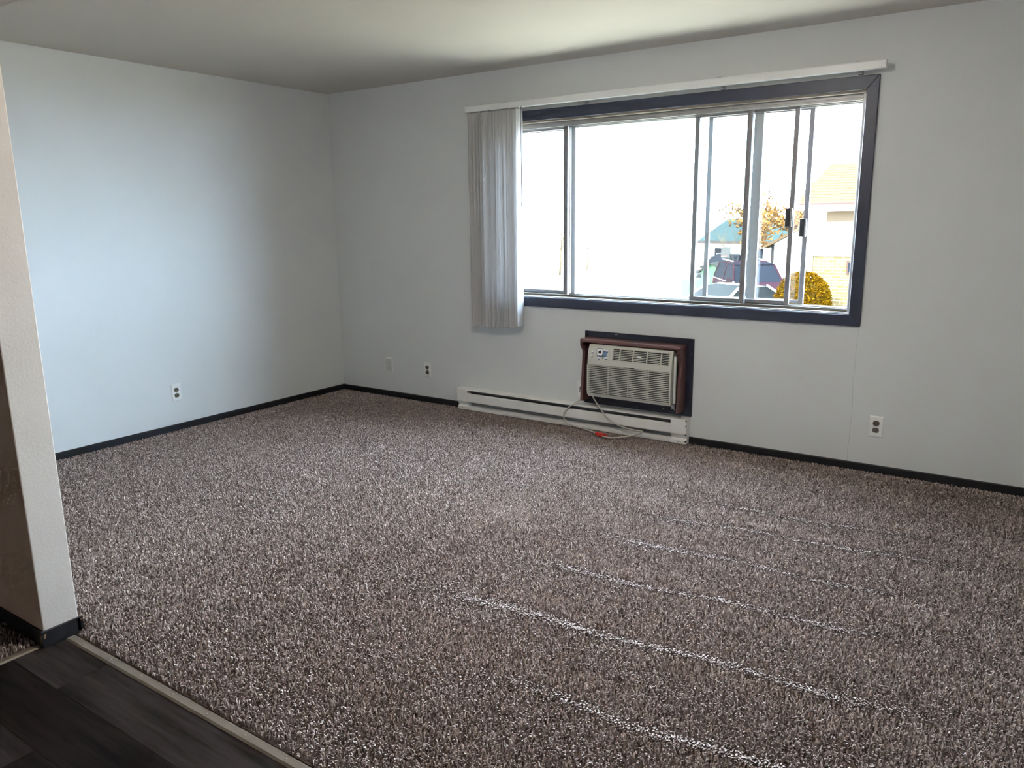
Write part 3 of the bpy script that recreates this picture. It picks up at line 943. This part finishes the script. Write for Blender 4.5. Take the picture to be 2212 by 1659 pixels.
def clip_box(a0, a1, b0, b1, z0, z1, name, m=M_RED):
    o = MB()
    pts = [cc + d * a0 + n_ * b0, cc + d * a1 + n_ * b0, cc + d * a1 + n_ * b1, cc + d * a0 + n_ * b1]
    o.rings([[(p.x, p.y, z0) for p in pts], [(p.x, p.y, z1) for p in pts]])
    return o.build(name, m, cordt, bevel=0.003)


clip_box(-0.036, 0.034, -0.010, 0.012, 0.032, 0.052, 'red_clip')
clip_box(-0.018, 0.028, 0.010, 0.024, 0.034, 0.050, 'red_clip')
clip_box(0.028, 0.050, 0.014, 0.030, 0.034, 0.046, 'clip_hook')

# ------------------------------------------------------------------ electric baseboard heater
HX0, HX1, HY = 1.298, 3.138, -0.066
ht = thing('baseboard_heater', 'long white electric baseboard heater under the air conditioner', 'heater', (2.22, -0.03, 0.03))
HB, HT = 0.028, 0.193
MB().box(HX0 + 0.002, HX1, -0.003, 0.0, HB, HT).build('back_panel', M_HEAT, ht)
MB().box(HX0 + 0.09, HX1 - 0.105, -0.012, -0.003, 0.055, 0.180).build('reflector', M_HEAT_IN, ht)
# top hood with lip, front panel, lower flange
MB().prism([(-0.003, HT), (HY + 0.006, HT - 0.002), (HY, HT - 0.008), (HY, HT - 0.013), (HY + 0.003, HT - 0.013), (HY + 0.004, HT - 0.008), (HY + 0.009, HT - 0.005), (-0.003, HT - 0.004)],
           0, HX0 + 0.09, HX1 - 0.104).build('top_hood', M_HEAT, ht)
MB().prism([(HY + 0.014, 0.156), (HY + 0.002, 0.152), (HY, 0.148), (HY, 0.095), (HY + 0.004, 0.090), (HY + 0.006, 0.092), (HY + 0.004, 0.096), (HY + 0.004, 0.147), (HY + 0.014, 0.151)],
           0, HX0 + 0.09, HX1 - 0.104).build('front_panel', M_HEAT, ht)
MB().prism([(-0.003, HB), (HY + 0.010, HB), (HY + 0.008, HB + 0.016), (HY + 0.016, HB + 0.020), (HY + 0.046, HB + 0.028), (-0.003, HB + 0.030)],
           0, HX0 + 0.03, HX1 - 0.02).build('lower_flange', M_HEAT, ht)
MB().tube([(HX0 + 0.09, HY + 0.034, 0.128), (HX1 - 0.10, HY + 0.034, 0.128)], 0.008, 10).build('element_tube', M_HEAT_IN, ht, smooth=True)
fin = MB()
xf = HX0 + 0.12
while xf < HX1 - 0.13:
    fin.box(xf, xf + 0.0006, HY + 0.014, HY + 0.052, 0.102, 0.152)
    xf += 0.012
tag(fin.build('fins', M_HEAT_IN, ht), kind='stuff')
for k, xa in enumerate((HX0 + 0.178, HX0 + 0.285, HX0 + 0.39, HX0 + 0.62, HX0 + 0.73, HX0 + 0.88, HX0 + 1.0, HX0 + 1.13, HX0 + 1.26, HX0 + 1.40, HX0 + 1.55)):
    MB().box(xa, xa + 0.006, HY + 0.010, HY + 0.018, 0.155, 0.159).build('rivet', M_BLACK, ht)


def end_cap(x0, x1, flip):
    prof = [(-0.003, HT + 0.001), (HY + 0.004, HT - 0.001), (HY - 0.002, HT - 0.006), (HY - 0.002, 0.092), (HY + 0.002, 0.088), (HY + 0.022, 0.062), (HY + 0.016, 0.054), (HY + 0.006, 0.050), (HY + 0.006, HB), (-0.003, HB)]
    c = MB().prism(prof, 0, x0, x1).build('end_cap', M_HEAT, ht, bevel=0.0015)
    MB().box(x0, x1, HY - 0.0032, HY, 0.1505, 0.1525).build('cap_seam', M_HEAT, c)
    MB().cyl(((x0 + x1) / 2, HY + 0.004, 0.040), 1, 0.003, 0.004, 10).build('screw', M_ALU_D, c)
    if flip:
        for zz in (0.183, 0.150, 0.091, 0.048):
            MB().box(x1 - 0.006, x1 + 0.0008, HY - 0.0024, HY + 0.006, zz - 0.004, zz + 0.004).build('slot', M_BLACK, c)
    return c


end_cap(HX0, HX0 + 0.094, False)
end_cap(HX1 - 0.105, HX1, True)

# ================================================================== outdoors
GZ = -1.9
M_SIDING = mat('white_siding', (0.50, 0.50, 0.49), 0.6, var=0.05, vscale=3, spec=0.0)
M_TRIMW = mat('white_trim_outdoor', (0.60, 0.60, 0.59), 0.5, var=0.05, spec=0.0)
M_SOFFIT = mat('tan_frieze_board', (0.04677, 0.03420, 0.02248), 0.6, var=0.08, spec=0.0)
M_SHINGLE = mat('brown_shingle', (0.04077, 0.02814, 0.01548), 0.9, vscale=5, col2=(0.02522, 0.01650, 0.00934), stretch=(1.5, 14, 14), detail=8, spec=0.0)
M_TEAL = mat('teal_roof', (0.01316, 0.02010, 0.02076), 0.8, vscale=2, col2=(0.00966, 0.01526, 0.01458), stretch=(1, 6, 6), spec=0.0)
M_BARK = mat('pale_bark', (0.06349, 0.04656, 0.02754), 0.9, var=0.4, vscale=12, spec=0.0)
M_BARK_D = mat('grey_bark', (0.01560, 0.01381, 0.01260), 0.9, var=0.4, vscale=12, spec=0.0)
M_LEAF = mat('autumn_leaf', (0.07669, 0.03676, 0.00962), 0.8, vscale=3, col2=(0.04792, 0.02398, 0.00962), spec=0.0)
M_BUSH = mat('golden_shrub_leaf', (0.04447, 0.02316, 0.00109), 0.8, vscale=6, col2=(0.02596, 0.01208, 0.00075), spec=0.0)
M_TYRE = mat('tyre_rubber', (0.01111, 0.01111, 0.01111), 0.8, var=0.2, spec=0.0)
M_RIM = mat('alloy_rim', (0.40, 0.40, 0.42), 0.4, metal=0.6, var=0.1)
M_CARGLASS = mat('car_glass', (0.00575, 0.00684, 0.00893), 0.2, var=0.1, spec=0.0)
M_CARRED = mat('dark_red_paint', (0.01159, 0.00546, 0.00747), 0.3, var=0.1, spec=0.0)
M_CARWHITE = mat('white_car_paint', (0.30, 0.30, 0.30), 0.3, var=0.04, spec=0.0)
M_CARGREY = mat('grey_car_paint', (0.01521, 0.01521, 0.01398), 0.3, var=0.1, spec=0.0)
M_GREEN = mat('green_painted_wood', (0.03805, 0.08151, 0.04215), 0.7, var=0.1, vscale=5, spec=0.0)
M_LAMP = mat('headlamp_plastic', (0.55, 0.56, 0.58), 0.15, var=0.1, spec=0.0)

# brick with real courses in the material (each brick is about two pixels here)
mb_ = bpy.data.materials.new('tan_brick')
mb_.use_nodes = True
nt = mb_.node_tree
bs = nt.nodes['Principled BSDF']
bs.inputs['Roughness'].default_value = 0.85
bs.inputs['Specular IOR Level'].default_value = 0.0
tc = nt.nodes.new('ShaderNodeTexCoord')
mpg = nt.nodes.new('ShaderNodeMapping')
mpg.inputs['Rotation'].default_value = (math.pi / 2, 0, 0)
nt.links.new(tc.outputs['Object'], mpg.inputs[0])
bk = nt.nodes.new('ShaderNodeTexBrick')
bk.inputs['Scale'].default_value = 1.0
bk.inputs['Brick Width'].default_value = 0.21
bk.inputs['Row Height'].default_value = 0.075
bk.inputs['Mortar Size'].default_value = 0.008
bk.inputs['Color1'].default_value = (0.05791, 0.04455, 0.02227, 1)
bk.inputs['Color2'].default_value = (0.04455, 0.03118, 0.01336, 1)
bk.inputs['Mortar'].default_value = (0.07573, 0.06682, 0.04900, 1)
nt.links.new(mpg.outputs[0], bk.inputs['Vector'])
nt.links.new(bk.outputs['Color'], bs.inputs['Base Color'])
M_BRICK = mb_

# ground
tag(MB().box(-70, 40, 0.2, 110, GZ - 0.4, GZ).build('ground', mat('pale_pavement', (0.26, 0.215, 0.155), 0.9, var=0.12, vscale=0.6, bump=0.1)),
    'pale sunlit paved yard outside the window', 'ground', kind='structure')
tag(MB().box(-3.0, 9.0, 12.6, 15.0, GZ, GZ + 0.03).build('lawn_bed', mat('dry_lawn', (0.32, 0.26, 0.10), 0.95, var=0.4, vscale=9)),
    'strip of dry golden lawn before the brick house', 'lawn', kind='structure')

# ---- house with brown roof
hs_ = thing('house', 'white sided house with brown shingle roof and tan brick base', 'house', (4.0, 15.0, GZ))
WX0, WX1, WY0, WY1 = 0.23, 11.0, 15.0, 21.0
EZ, RZ, EY, RYD = 1.72, 2.80, 14.65, 18.0
MB().box(WX0, WX1, WY0, WY1, 0.53, EZ - 0.02).build('siding_wall', M_SIDING, hs_)
for k in range(6):
    MB().box(WX0 - 0.01, WX1, WY0 - 0.012, WY0, 0.55 + k * 0.17, 0.553 + k * 0.17 + 0.012).build('siding_lap', M_SIDING, hs_)
MB().box(WX0 + 0.02, WX1, WY0 + 0.03, WY1, GZ, 0.53).build('brick_base', M_BRICK, hs_)
MB().box(WX0, WX1, WY0 - 0.02, WY0 + 0.03, 0.51, 0.56).build('ledge', M_TRIMW, hs_)
MB().box(WX0 - 0.06, WX0 + 0.05, WY0 - 0.03, WY0 + 0.08, GZ, EZ - 0.02).build('corner_board', M_TRIMW, hs_)
# gable end triangle
MB().prism([(WY0, EZ - 0.02), (WY1, EZ - 0.02), (RYD, RZ - 0.12)], 0, WX0, WX0 + 0.1).build('gable', M_SIDING, hs_)
th = 0.09
MB().prism([(EY, EZ), (RYD, RZ), (2 * RYD - EY, EZ), (2 * RYD - EY, EZ - th), (RYD, RZ - th), (EY, EZ - th)], 0, -0.10, WX1 + 0.3).build('roof', M_SHINGLE, hs_)
for k in range(1, 15):   # shingle courses
    t0 = k / 15
    y_, z_ = EY + (RYD - EY) * t0, EZ + (RZ - EZ) * t0
    MB().prism([(y_, z_), (y_ + 0.20, z_ + 0.0645), (y_ + 0.20, z_ + 0.072), (y_, z_ + 0.016)], 0, -0.10, WX1 + 0.3).build('shingle_course', M_SHINGLE, hs_)
MB().box(-0.12, WX1 + 0.3, EY - 0.03, EY + 0.02, EZ - 0.15, EZ - 0.005).build('fascia', M_TRIMW, hs_)
MB().box(-0.12, WX1 + 0.3, EY - 0.05, EY - 0.03, EZ - 0.03, EZ + 0.008).build('drip_edge', mat('red_drip_edge', (0.03762, 0.01692, 0.01553), 0.5, spec=0.0, var=0.1), hs_)
MB().box(WX0, WX1, EY, WY0 + 0.02, EZ - 0.17, EZ - 0.14).build('soffit', M_TRIMW, hs_)
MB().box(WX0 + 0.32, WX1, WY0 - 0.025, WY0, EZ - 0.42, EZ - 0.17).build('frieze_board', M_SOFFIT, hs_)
wnd = MB().box(1.06, 1.60, WY0 - 0.01, WY0 + 0.05, 0.09, 0.40).build('basement_window', mat('brown_window_frame', (0.02586, 0.01692, 0.01364), 0.6, spec=0.0, var=0.1), hs_)
MB().box(1.10, 1.56, WY0 - 0.014, WY0 - 0.008, 0.13, 0.36).build('pane', M_CARGLASS, wnd)
MB().tube([(WX0 - 0.02, WY0 - 0.08, EZ - 0.2), (WX0 - 0.02, WY0 - 0.08, GZ + 0.1)], 0.035, 8).build('downspout', M_TRIMW, hs_, smooth=True)

# ---- garage behind the house
gr = thing('garage', 'small white gabled garage beside the far corner of the house', 'garage', (-1.8, 27.0, GZ))
GY = 27.0
MB().prism([(-4.05, GZ), (1.2, GZ), (1.2, 0.42), (-1.4, 1.80), (-4.05, 0.42)], 1, GY, GY + 6).build('wall', M_SIDING, gr)
for sgn in (-1, 1):
    xe = -1.425 + sgn * 2.95
    MB().prism([(-1.425, 1.93), (xe, 0.30), (xe, 0.20), (-1.425, 1.82)], 1, GY - 0.25, GY + 6.2).build('roof_slope', M_SHINGLE, gr)
MB().box(-2.6, -0.3, GY - 0.03, GY, GZ, GZ + 2.0).build('garage_door', M_TRIMW, gr)
MB().box(-4.13, -4.03, GY - 0.06, GY + 0.05, GZ, 0.36).build('downspout', M_BARK_D, gr)

# ---- long building with teal roof
tb = thing('roofed_building', 'long low pale building with blue green roof behind the cars', 'building', (-12, 46, GZ))
TY = 45.0
MB().box(-13.5, -6.5, TY, TY + 10, GZ, 0.05).build('wall', M_SIDING, tb)
MB().prism([(TY - 0.6, -0.05), (TY + 5, 1.30), (TY + 10.6, -0.05), (TY + 10.6, -0.15), (TY + 5, 1.18), (TY - 0.6, -0.15)], 0, -13.9, -6.0).build('roof', M_TEAL, tb)
MB().box(-13.9, -6.0, TY - 0.65, TY - 0.55, -0.22, -0.06).build('gutter', mat('dark_gutter', (0.02350, 0.01881, 0.01786), 0.6, spec=0.0, var=0.1), tb)
for xw in (-13.0, -10.8, -8.4):
    f_ = MB().box(xw, xw + 1.1, TY - 0.04, TY, -1.3, -0.45).build('window', M_TRIMW, tb)
    MB().box(xw + 0.08, xw + 1.02, TY - 0.05, TY - 0.035, -1.22, -0.53).build('pane', M_CARGLASS, f_)

# ---- trees
def tree(name, label, base, height, spread, seed, m, trunk_r, leaf=None, leaf_n=0, leaf_size=0.12, lean=(0, 0), depth=4, fork=0.35, group='bare trees beyond the yard'):
    t = thing(name, label, 'tree', base, group=group)
    r = random.Random(seed)
    tr, br = MB(), MB()
    tips = []

    def grow(p, dirv, length, rad, lvl):
        segs = 3
        pts, rads = [p], [rad]
        dcur = dirv.copy()
        for s in range(segs):
            dcur = (dcur + Vector((r.uniform(-.18, .18), r.uniform(-.18, .18), r.uniform(-.05, .12)))).normalized()
            pts.append(pts[-1] + dcur * length / segs)
            rads.append(rad * (1 - 0.45 * (s + 1) / segs))
        (tr if lvl == 0 else br).tube(pts, rads, 6 if lvl < 2 else 4, cap=True)
        if lvl >= 2:
            tips.extend(pts[1:])
        if lvl < depth:
            nb = 4 if lvl < 2 else 3
            for k in range(nb):
                q = pts[1 + (k % segs)] if lvl > 0 else pts[-1 - (k % 2)]
                a = 2 * math.pi * (k / nb) + r.uniform(-0.6, 0.6)
                sp = spread * r.uniform(0.7, 1.2)
                nd = (dcur + Vector((math.cos(a) * sp, math.sin(a) * sp, r.uniform(0.0, 0.35)))).normalized()
                grow(q, nd, length * r.uniform(0.58, 0.78), rads[-1] * 0.8, lvl + 1)
    grow(Vector((0, 0, 0)), Vector((lean[0], lean[1], 1)).normalized(), height * fork, trunk_r, 0)
    tr.build('trunk', m, t, local=True, smooth=True)
    br.build('branches', m, t, local=True, smooth=True)
    if leaf_n:
        lf = MB()
        for _ in range(leaf_n):
            c = r.choice(tips) + Vector((r.gauss(0, .22), r.gauss(0, .22), r.gauss(0, .2)))
            a = Vector((r.gauss(0, 1), r.gauss(0, 1), r.gauss(0, 1))).normalized()
            bb = a.orthogonal().normalized()
            s = leaf_size * r.uniform(0.6, 1.3)
            i = len(lf.v)
            lf.v += [tuple(c - a * s), tuple(c + bb * s * 0.5), tuple(c + a * s), tuple(c - bb * s * 0.5)]
            lf.f.append((i, i + 1, i + 2, i + 3))
        tag(lf.build('foliage', leaf, t, local=True), kind='stuff')
    return t


tree('tree', 'orange leaved tree standing behind the garage gable', (-5.0, 35.5, GZ), 5.3, 0.75, 3, M_BARK, 0.10, M_LEAF, 1700, 0.12, group='autumn trees by the garage')
tree('tree', 'pale forked tree with sparse orange leaves before the teal roof', (-6.9, 31.5, GZ), 5.2, 0.6, 5, M_BARK, 0.09, M_LEAF, 900, 0.10, lean=(0.22, 0), group='autumn trees by the garage')
tree('tree', 'small bare tree in front of the teal roof beside the white car', (-9.6, 37.5, GZ), 4.2, 0.8, 8, M_BARK, 0.05)
tree('tree', 'bare dark twigged tree rising behind the brown roof', (-1.2, 41.0, GZ), 8.6, 0.5, 12, M_BARK_D, 0.10)
tree('tree', 'bare pale tree faint in the glare by the blind', (-19.3, 36.0, GZ), 6.3, 0.55, 15, M_BARK, 0.07)
tree('tree', 'slim bare sapling faint in the glare past the first mullion', (-20.2, 41.0, GZ), 3.9, 0.35, 19, M_BARK, 0.05)

# ---- clipped golden shrub
bu = thing('shrub', 'dense rounded golden shrub beside the brick base of the house', 'shrub', (0.36, 14.0, GZ))
core = MB()
NR, NS = 14, 20
BW, BH = 0.52, 2.08


def bush_r(t):   # radius by height 0..1
    return BW * (0.80 + 0.35 * math.sin(min(1, t * 1.2) * math.pi * 0.6)) * math.sqrt(max(0.0, 1 - max(0, (t - 0.62) / 0.38) ** 2.4))


core.rings([[(bush_r(i / NR) * 0.93 * math.cos(2 * math.pi * j / NS) + 0.001, bush_r(i / NR) * 0.93 * math.sin(2 * math.pi * j / NS), BH * i / NR) for j in range(NS)] for i in range(NR)])
core.build('core', mat('shrub_inside', (0.02350, 0.01411, 0.00234), 0.9, spec=0.0, var=0.3), bu, local=True)
lf = MB()
r = random.Random(4)
for _ in range(9000):
    t = r.random() ** 0.8
    a = r.uniform(0, 2 * math.pi)
    rr = bush_r(t) * r.uniform(0.9, 1.06)
    c = Vector((rr * math.cos(a), rr * math.sin(a), BH * t + r.uniform(-0.02, 0.02)))
    av = Vector((math.cos(a) * 0.8 + r.gauss(0, .5), math.sin(a) * 0.8 + r.gauss(0, .5), 0.6 + r.gauss(0, .5))).normalized()
    bb = av.orthogonal().normalized()
    bb = (bb * math.cos(q0 := r.uniform(0, 6.28)) + av.cross(bb) * math.sin(q0)).normalized()
    s = r.uniform(0.03, 0.055)
    i = len(lf.v)
    lf.v += [tuple(c - av * s), tuple(c + bb * s * 0.45), tuple(c + av * s), tuple(c - bb * s * 0.45)]
    lf.f.append((i, i + 1, i + 2, i + 3))
tag(lf.build('foliage', M_BUSH, bu, local=True), kind='stuff')

# ---- cars
def car(name, label, loc, rotz, paint, L, Wd, H, suv, glass=None):
    """local: front is +x"""
    t = thing(name, label, 'car', loc, rotz, group='cars parked in the yard')
    h = Wd / 2
    belt = H * (0.60 if suv else 0.62)
    if suv:
        low = [(-L / 2, 0.42), (-L / 2 - 0.02, 0.75), (-L / 2 + 0.04, belt), (L * 0.16, belt + 0.02), (L / 2 - 0.42, belt - 0.07), (L / 2 - 0.08, belt - 0.20), (L / 2, 0.62), (L / 2 - 0.04, 0.32), (-L / 2 + 0.15, 0.30)]
        top = [(-L / 2 + 0.06, belt), (-L / 2 + 0.36, H - 0.06), (-L / 2 + 0.9, H), (L * 0.02, H - 0.03), (L * 0.07, H - 0.07), (L * 0.22, belt)]
    else:
        low = [(-L / 2, 0.40), (-L / 2, 0.72), (-L / 2 + 0.08, belt), (L * 0.15, belt), (L / 2 - 0.5, belt - 0.12), (L / 2 - 0.08, 0.62), (L / 2, 0.48), (L / 2 - 0.05, 0.26), (-L / 2 + 0.1, 0.26)]
        top = [(-L / 2 + 0.42, belt), (-L * 0.22, H - 0.05), (-L * 0.08, H), (L * 0.06, H - 0.04), (L * 0.24, belt)]
    ring = lambda poly, yy, sc: [(p[0], yy * (sc if sc else 1), p[1]) for p in poly]
    body = MB().rings([ring(low, -h + 0.06, 1), ring(low, -h, 1)][::-1] + [ring(low, h - 0.06, 1), ring(low, h, 1)]).build('body', paint, t, local=True, bevel=0.05, seg=3, smooth=True)
    # cabin narrows to the roof: rings across the width
    def cab(poly, inset, grow_):
        out = []
        for s in (-1, 1):
            out.append([(p[0], s * (h - 0.05 - inset * (p[1] - belt) / (H - belt)) * grow_, p[1]) for p in poly])
        return out
    MB().rings(cab(top, 0.17, 1.0)).build('cabin_glass', glass or M_CARGLASS, t, local=True)
    # roof panel and pillars in body colour
    top_i = max(range(len(top)), key=lambda k: top[k][1])
    roofp = [p for p in top if p[1] > H - 0.12]
    o = MB()
    xs = [p[0] for p in roofp]
    o.rings([[(min(xs) - 0.04, s * (h - 0.20), H - 0.085), (sum(xs) / len(xs), s * (h - 0.19), H + 0.012), (max(xs) + 0.04, s * (h - 0.20), H - 0.075)] for s in (-1, 1)])
    o.build('roof_panel', paint, t, local=True)
    for s in (-1, 1):
        for (pa, pb) in ((top[0], top[1]), (top[-1], top[-2]), ((-L * 0.13, belt), (-L * 0.14, H - 0.03))):
            q = lambda p: Vector((p[0], s * (h - 0.045 - 0.17 * (p[1] - belt) / (H - belt)), p[1]))
            MB().tube([q(pa), q(pb)], 0.04, 6).build('pillar', paint, t, local=True)
        # belt line and door seams
        MB().box(-L / 2 + 0.15, L * 0.22, s * h - 0.012 * (s < 0) , s * h + 0.012 * (s > 0), belt - 0.035, belt - 0.01).build('belt_trim', M_RIM, t, local=True)
        for xd in (-L * 0.13, L * 0.16):
            MB().box(xd - 0.006, xd + 0.006, s * h - 0.004, s * h + 0.004, 0.40, belt - 0.05).build('door_seam', M_TYRE, t, local=True)
        for xd in (-L * 0.09, L * 0.12 - 0.45):
            MB().box(xd, xd + 0.18, s * h - 0.02, s * h + 0.02, belt - 0.14, belt - 0.11).build('door_handle', paint, t, local=True)
        MB().box(L * 0.17, L * 0.17 + 0.12, s * (h + 0.0), s * (h + 0.18), belt - 0.01, belt + 0.13).build('mirror', paint, t, local=True, bevel=0.02)
        # lamps
        MB().box(L / 2 - 0.20, L / 2 - 0.005, s * h * 0.62, s * h * 0.97, belt - 0.34, belt - 0.20).build('headlamp', M_LAMP, t, local=True, bevel=0.02)
        MB().box(-L / 2 - 0.03, -L / 2 + 0.12, s * h * 0.68, s * h * 0.99, belt - 0.36, belt - 0.08).build('tail_lamp', M_RED, t, local=True, bevel=0.02)
        if suv:
            MB().tube([(-L / 2 + 0.55, s * (h - 0.25), H + 0.05), (L * 0.0, s * (h - 0.25), H + 0.04)], 0.02, 6).build('roof_rail', M_RIM, t, local=True)
        wr = 0.36 if suv else 0.32
        for xw in (-L / 2 + L * 0.19, L / 2 - L * 0.18):
            y_ = s * (h - 0.20)
            w_ = MB().rings([[(xw + q * math.cos(2 * math.pi * k / 24), y_ + yy * s, wr + q * math.sin(2 * math.pi * k / 24)) for k in range(24)]
                             for q, yy in ((wr * 0.9, 0), (wr, 0.03), (wr, 0.19), (wr * 0.92, 0.215), (wr * 0.68, 0.215))]).build('wheel', M_TYRE, t, local=True, smooth=False)
            rim = MB()
            rim.rings([[(xw + q * math.cos(2 * math.pi * k / 20), y_ + yy * s, wr + q * math.sin(2 * math.pi * k / 20)) for k in range(20)] for q, yy in ((wr * 0.68, 0.216), (wr * 0.60, 0.205), (wr * 0.2, 0.205))])
            for k in range(8):
                a = 2 * math.pi * k / 8
                u_ = Vector((math.cos(a), 0, math.sin(a)))
                cen = Vector((xw, y_ + 0.22 * s, wr))
                rim.tube([cen, cen + u_ * wr * 0.66], [0.03, 0.022], 4)
            rim.build('rim', M_RIM, w_, local=True)
    MB().box(L / 2 - 0.06, L / 2 + 0.01, -h * 0.5, h * 0.5, belt - 0.40, belt - 0.22).build('front_grille', M_TYRE, t, local=True, bevel=0.02)
    MB().box(L / 2 - 0.10, L / 2 + 0.03, -h * 0.9, h * 0.9, 0.32, 0.52).build('front_bumper', paint, t, local=True, bevel=0.04)
    MB().box(-L / 2 - 0.04, -L / 2 + 0.10, -h * 0.9, h * 0.9, 0.32, 0.55).build('rear_bumper', paint, t, local=True, bevel=0.04)
    return t


car('suv', 'dark red suv parked before the garage', (-4.2, 24.75, GZ), math.radians(-58), M_CARRED, 4.6, 1.88, 1.66, True)
car('sedan', 'white car parked in front of the dark red suv', (-2.75, 19.4, GZ), math.radians(66), M_CARWHITE, 4.4, 1.75, 1.32, False, mat('car_glass_painted_reflection', (0.0149, 0.0164, 0.0170), 0.2, var=0.25, vscale=3, spec=0.0))  # sedan glass: sky reflection put into a paler base colour
car('hatchback', 'grey car mostly hidden beyond the green playhouse', (-7.75, 32.5, GZ), math.radians(-98), M_CARGREY, 4.2, 1.75, 1.55, True)

# ---- green playhouse
ph = thing('playhouse', 'small pale green wooden playhouse with grey roof by the white car', 'playhouse', (-6.6, 27.5, GZ))
px0, px1, py0, py1 = -7.0, -6.1, 27.0, 28.2
MB().prism([(px0, GZ), (px1, GZ), (px1, GZ + 1.15), ((px0 + px1) / 2, GZ + 1.42), (px0, GZ + 1.15)], 1, py0, py1).build('wall', M_GREEN, ph)
for s in (-1, 1):
    xm = (px0 + px1) / 2
    xe = xm + s * 0.60
    MB().prism([(xm, GZ + 1.50), (xe, GZ + 1.10), (xe, GZ + 1.05), (xm, GZ + 1.44)], 1, py0 - 0.12, py1 + 0.12).build('roof_slope', M_CARGREY, ph)
MB().box(px0 + 0.50, px0 + 0.80, py0 - 0.03, py0, GZ, GZ + 0.85).build('door', mat('playhouse_door', (0.02350, 0.04937, 0.02708), 0.7, spec=0.0, var=0.1), ph)
MB().box(px0 + 0.12, px0 + 0.38, py0 - 0.03, py0, GZ + 0.55, GZ + 0.85).build('window', M_TRIMW, ph)
MB().box(px0 - 0.9, px0, py0 + 0.1, py1 - 0.1, GZ, GZ + 0.75).build('annex', M_GREEN, ph)
# ---- basketball hoop
bh = thing('basketball_hoop', 'grey basketball backboard on a slanted pole by the playhouse', 'hoop', (-6.0, 29.0, GZ))
MB().tube([(-6.05, 29.0, GZ), (-6.10, 29.0, GZ + 1.15), (-6.45, 29.0, GZ + 1.75)], 0.04, 8).build('pole', M_BARK_D, bh, smooth=True)
MB().box(-6.88, -6.48, 28.97, 29.02, GZ + 1.58, GZ + 2.05).build('backboard', mat('backboard_grey', (0.03291, 0.03291, 0.03104), 0.6, spec=0.0, var=0.1), bh, bevel=0.01)
MB().tube([(-6.68 + 0.11 * math.cos(2 * math.pi * k / 16), 28.83 + 0.11 * math.sin(2 * math.pi * k / 16), GZ + 1.66) for k in range(17)], 0.008, 5).build('rim', M_RED, bh, smooth=True)
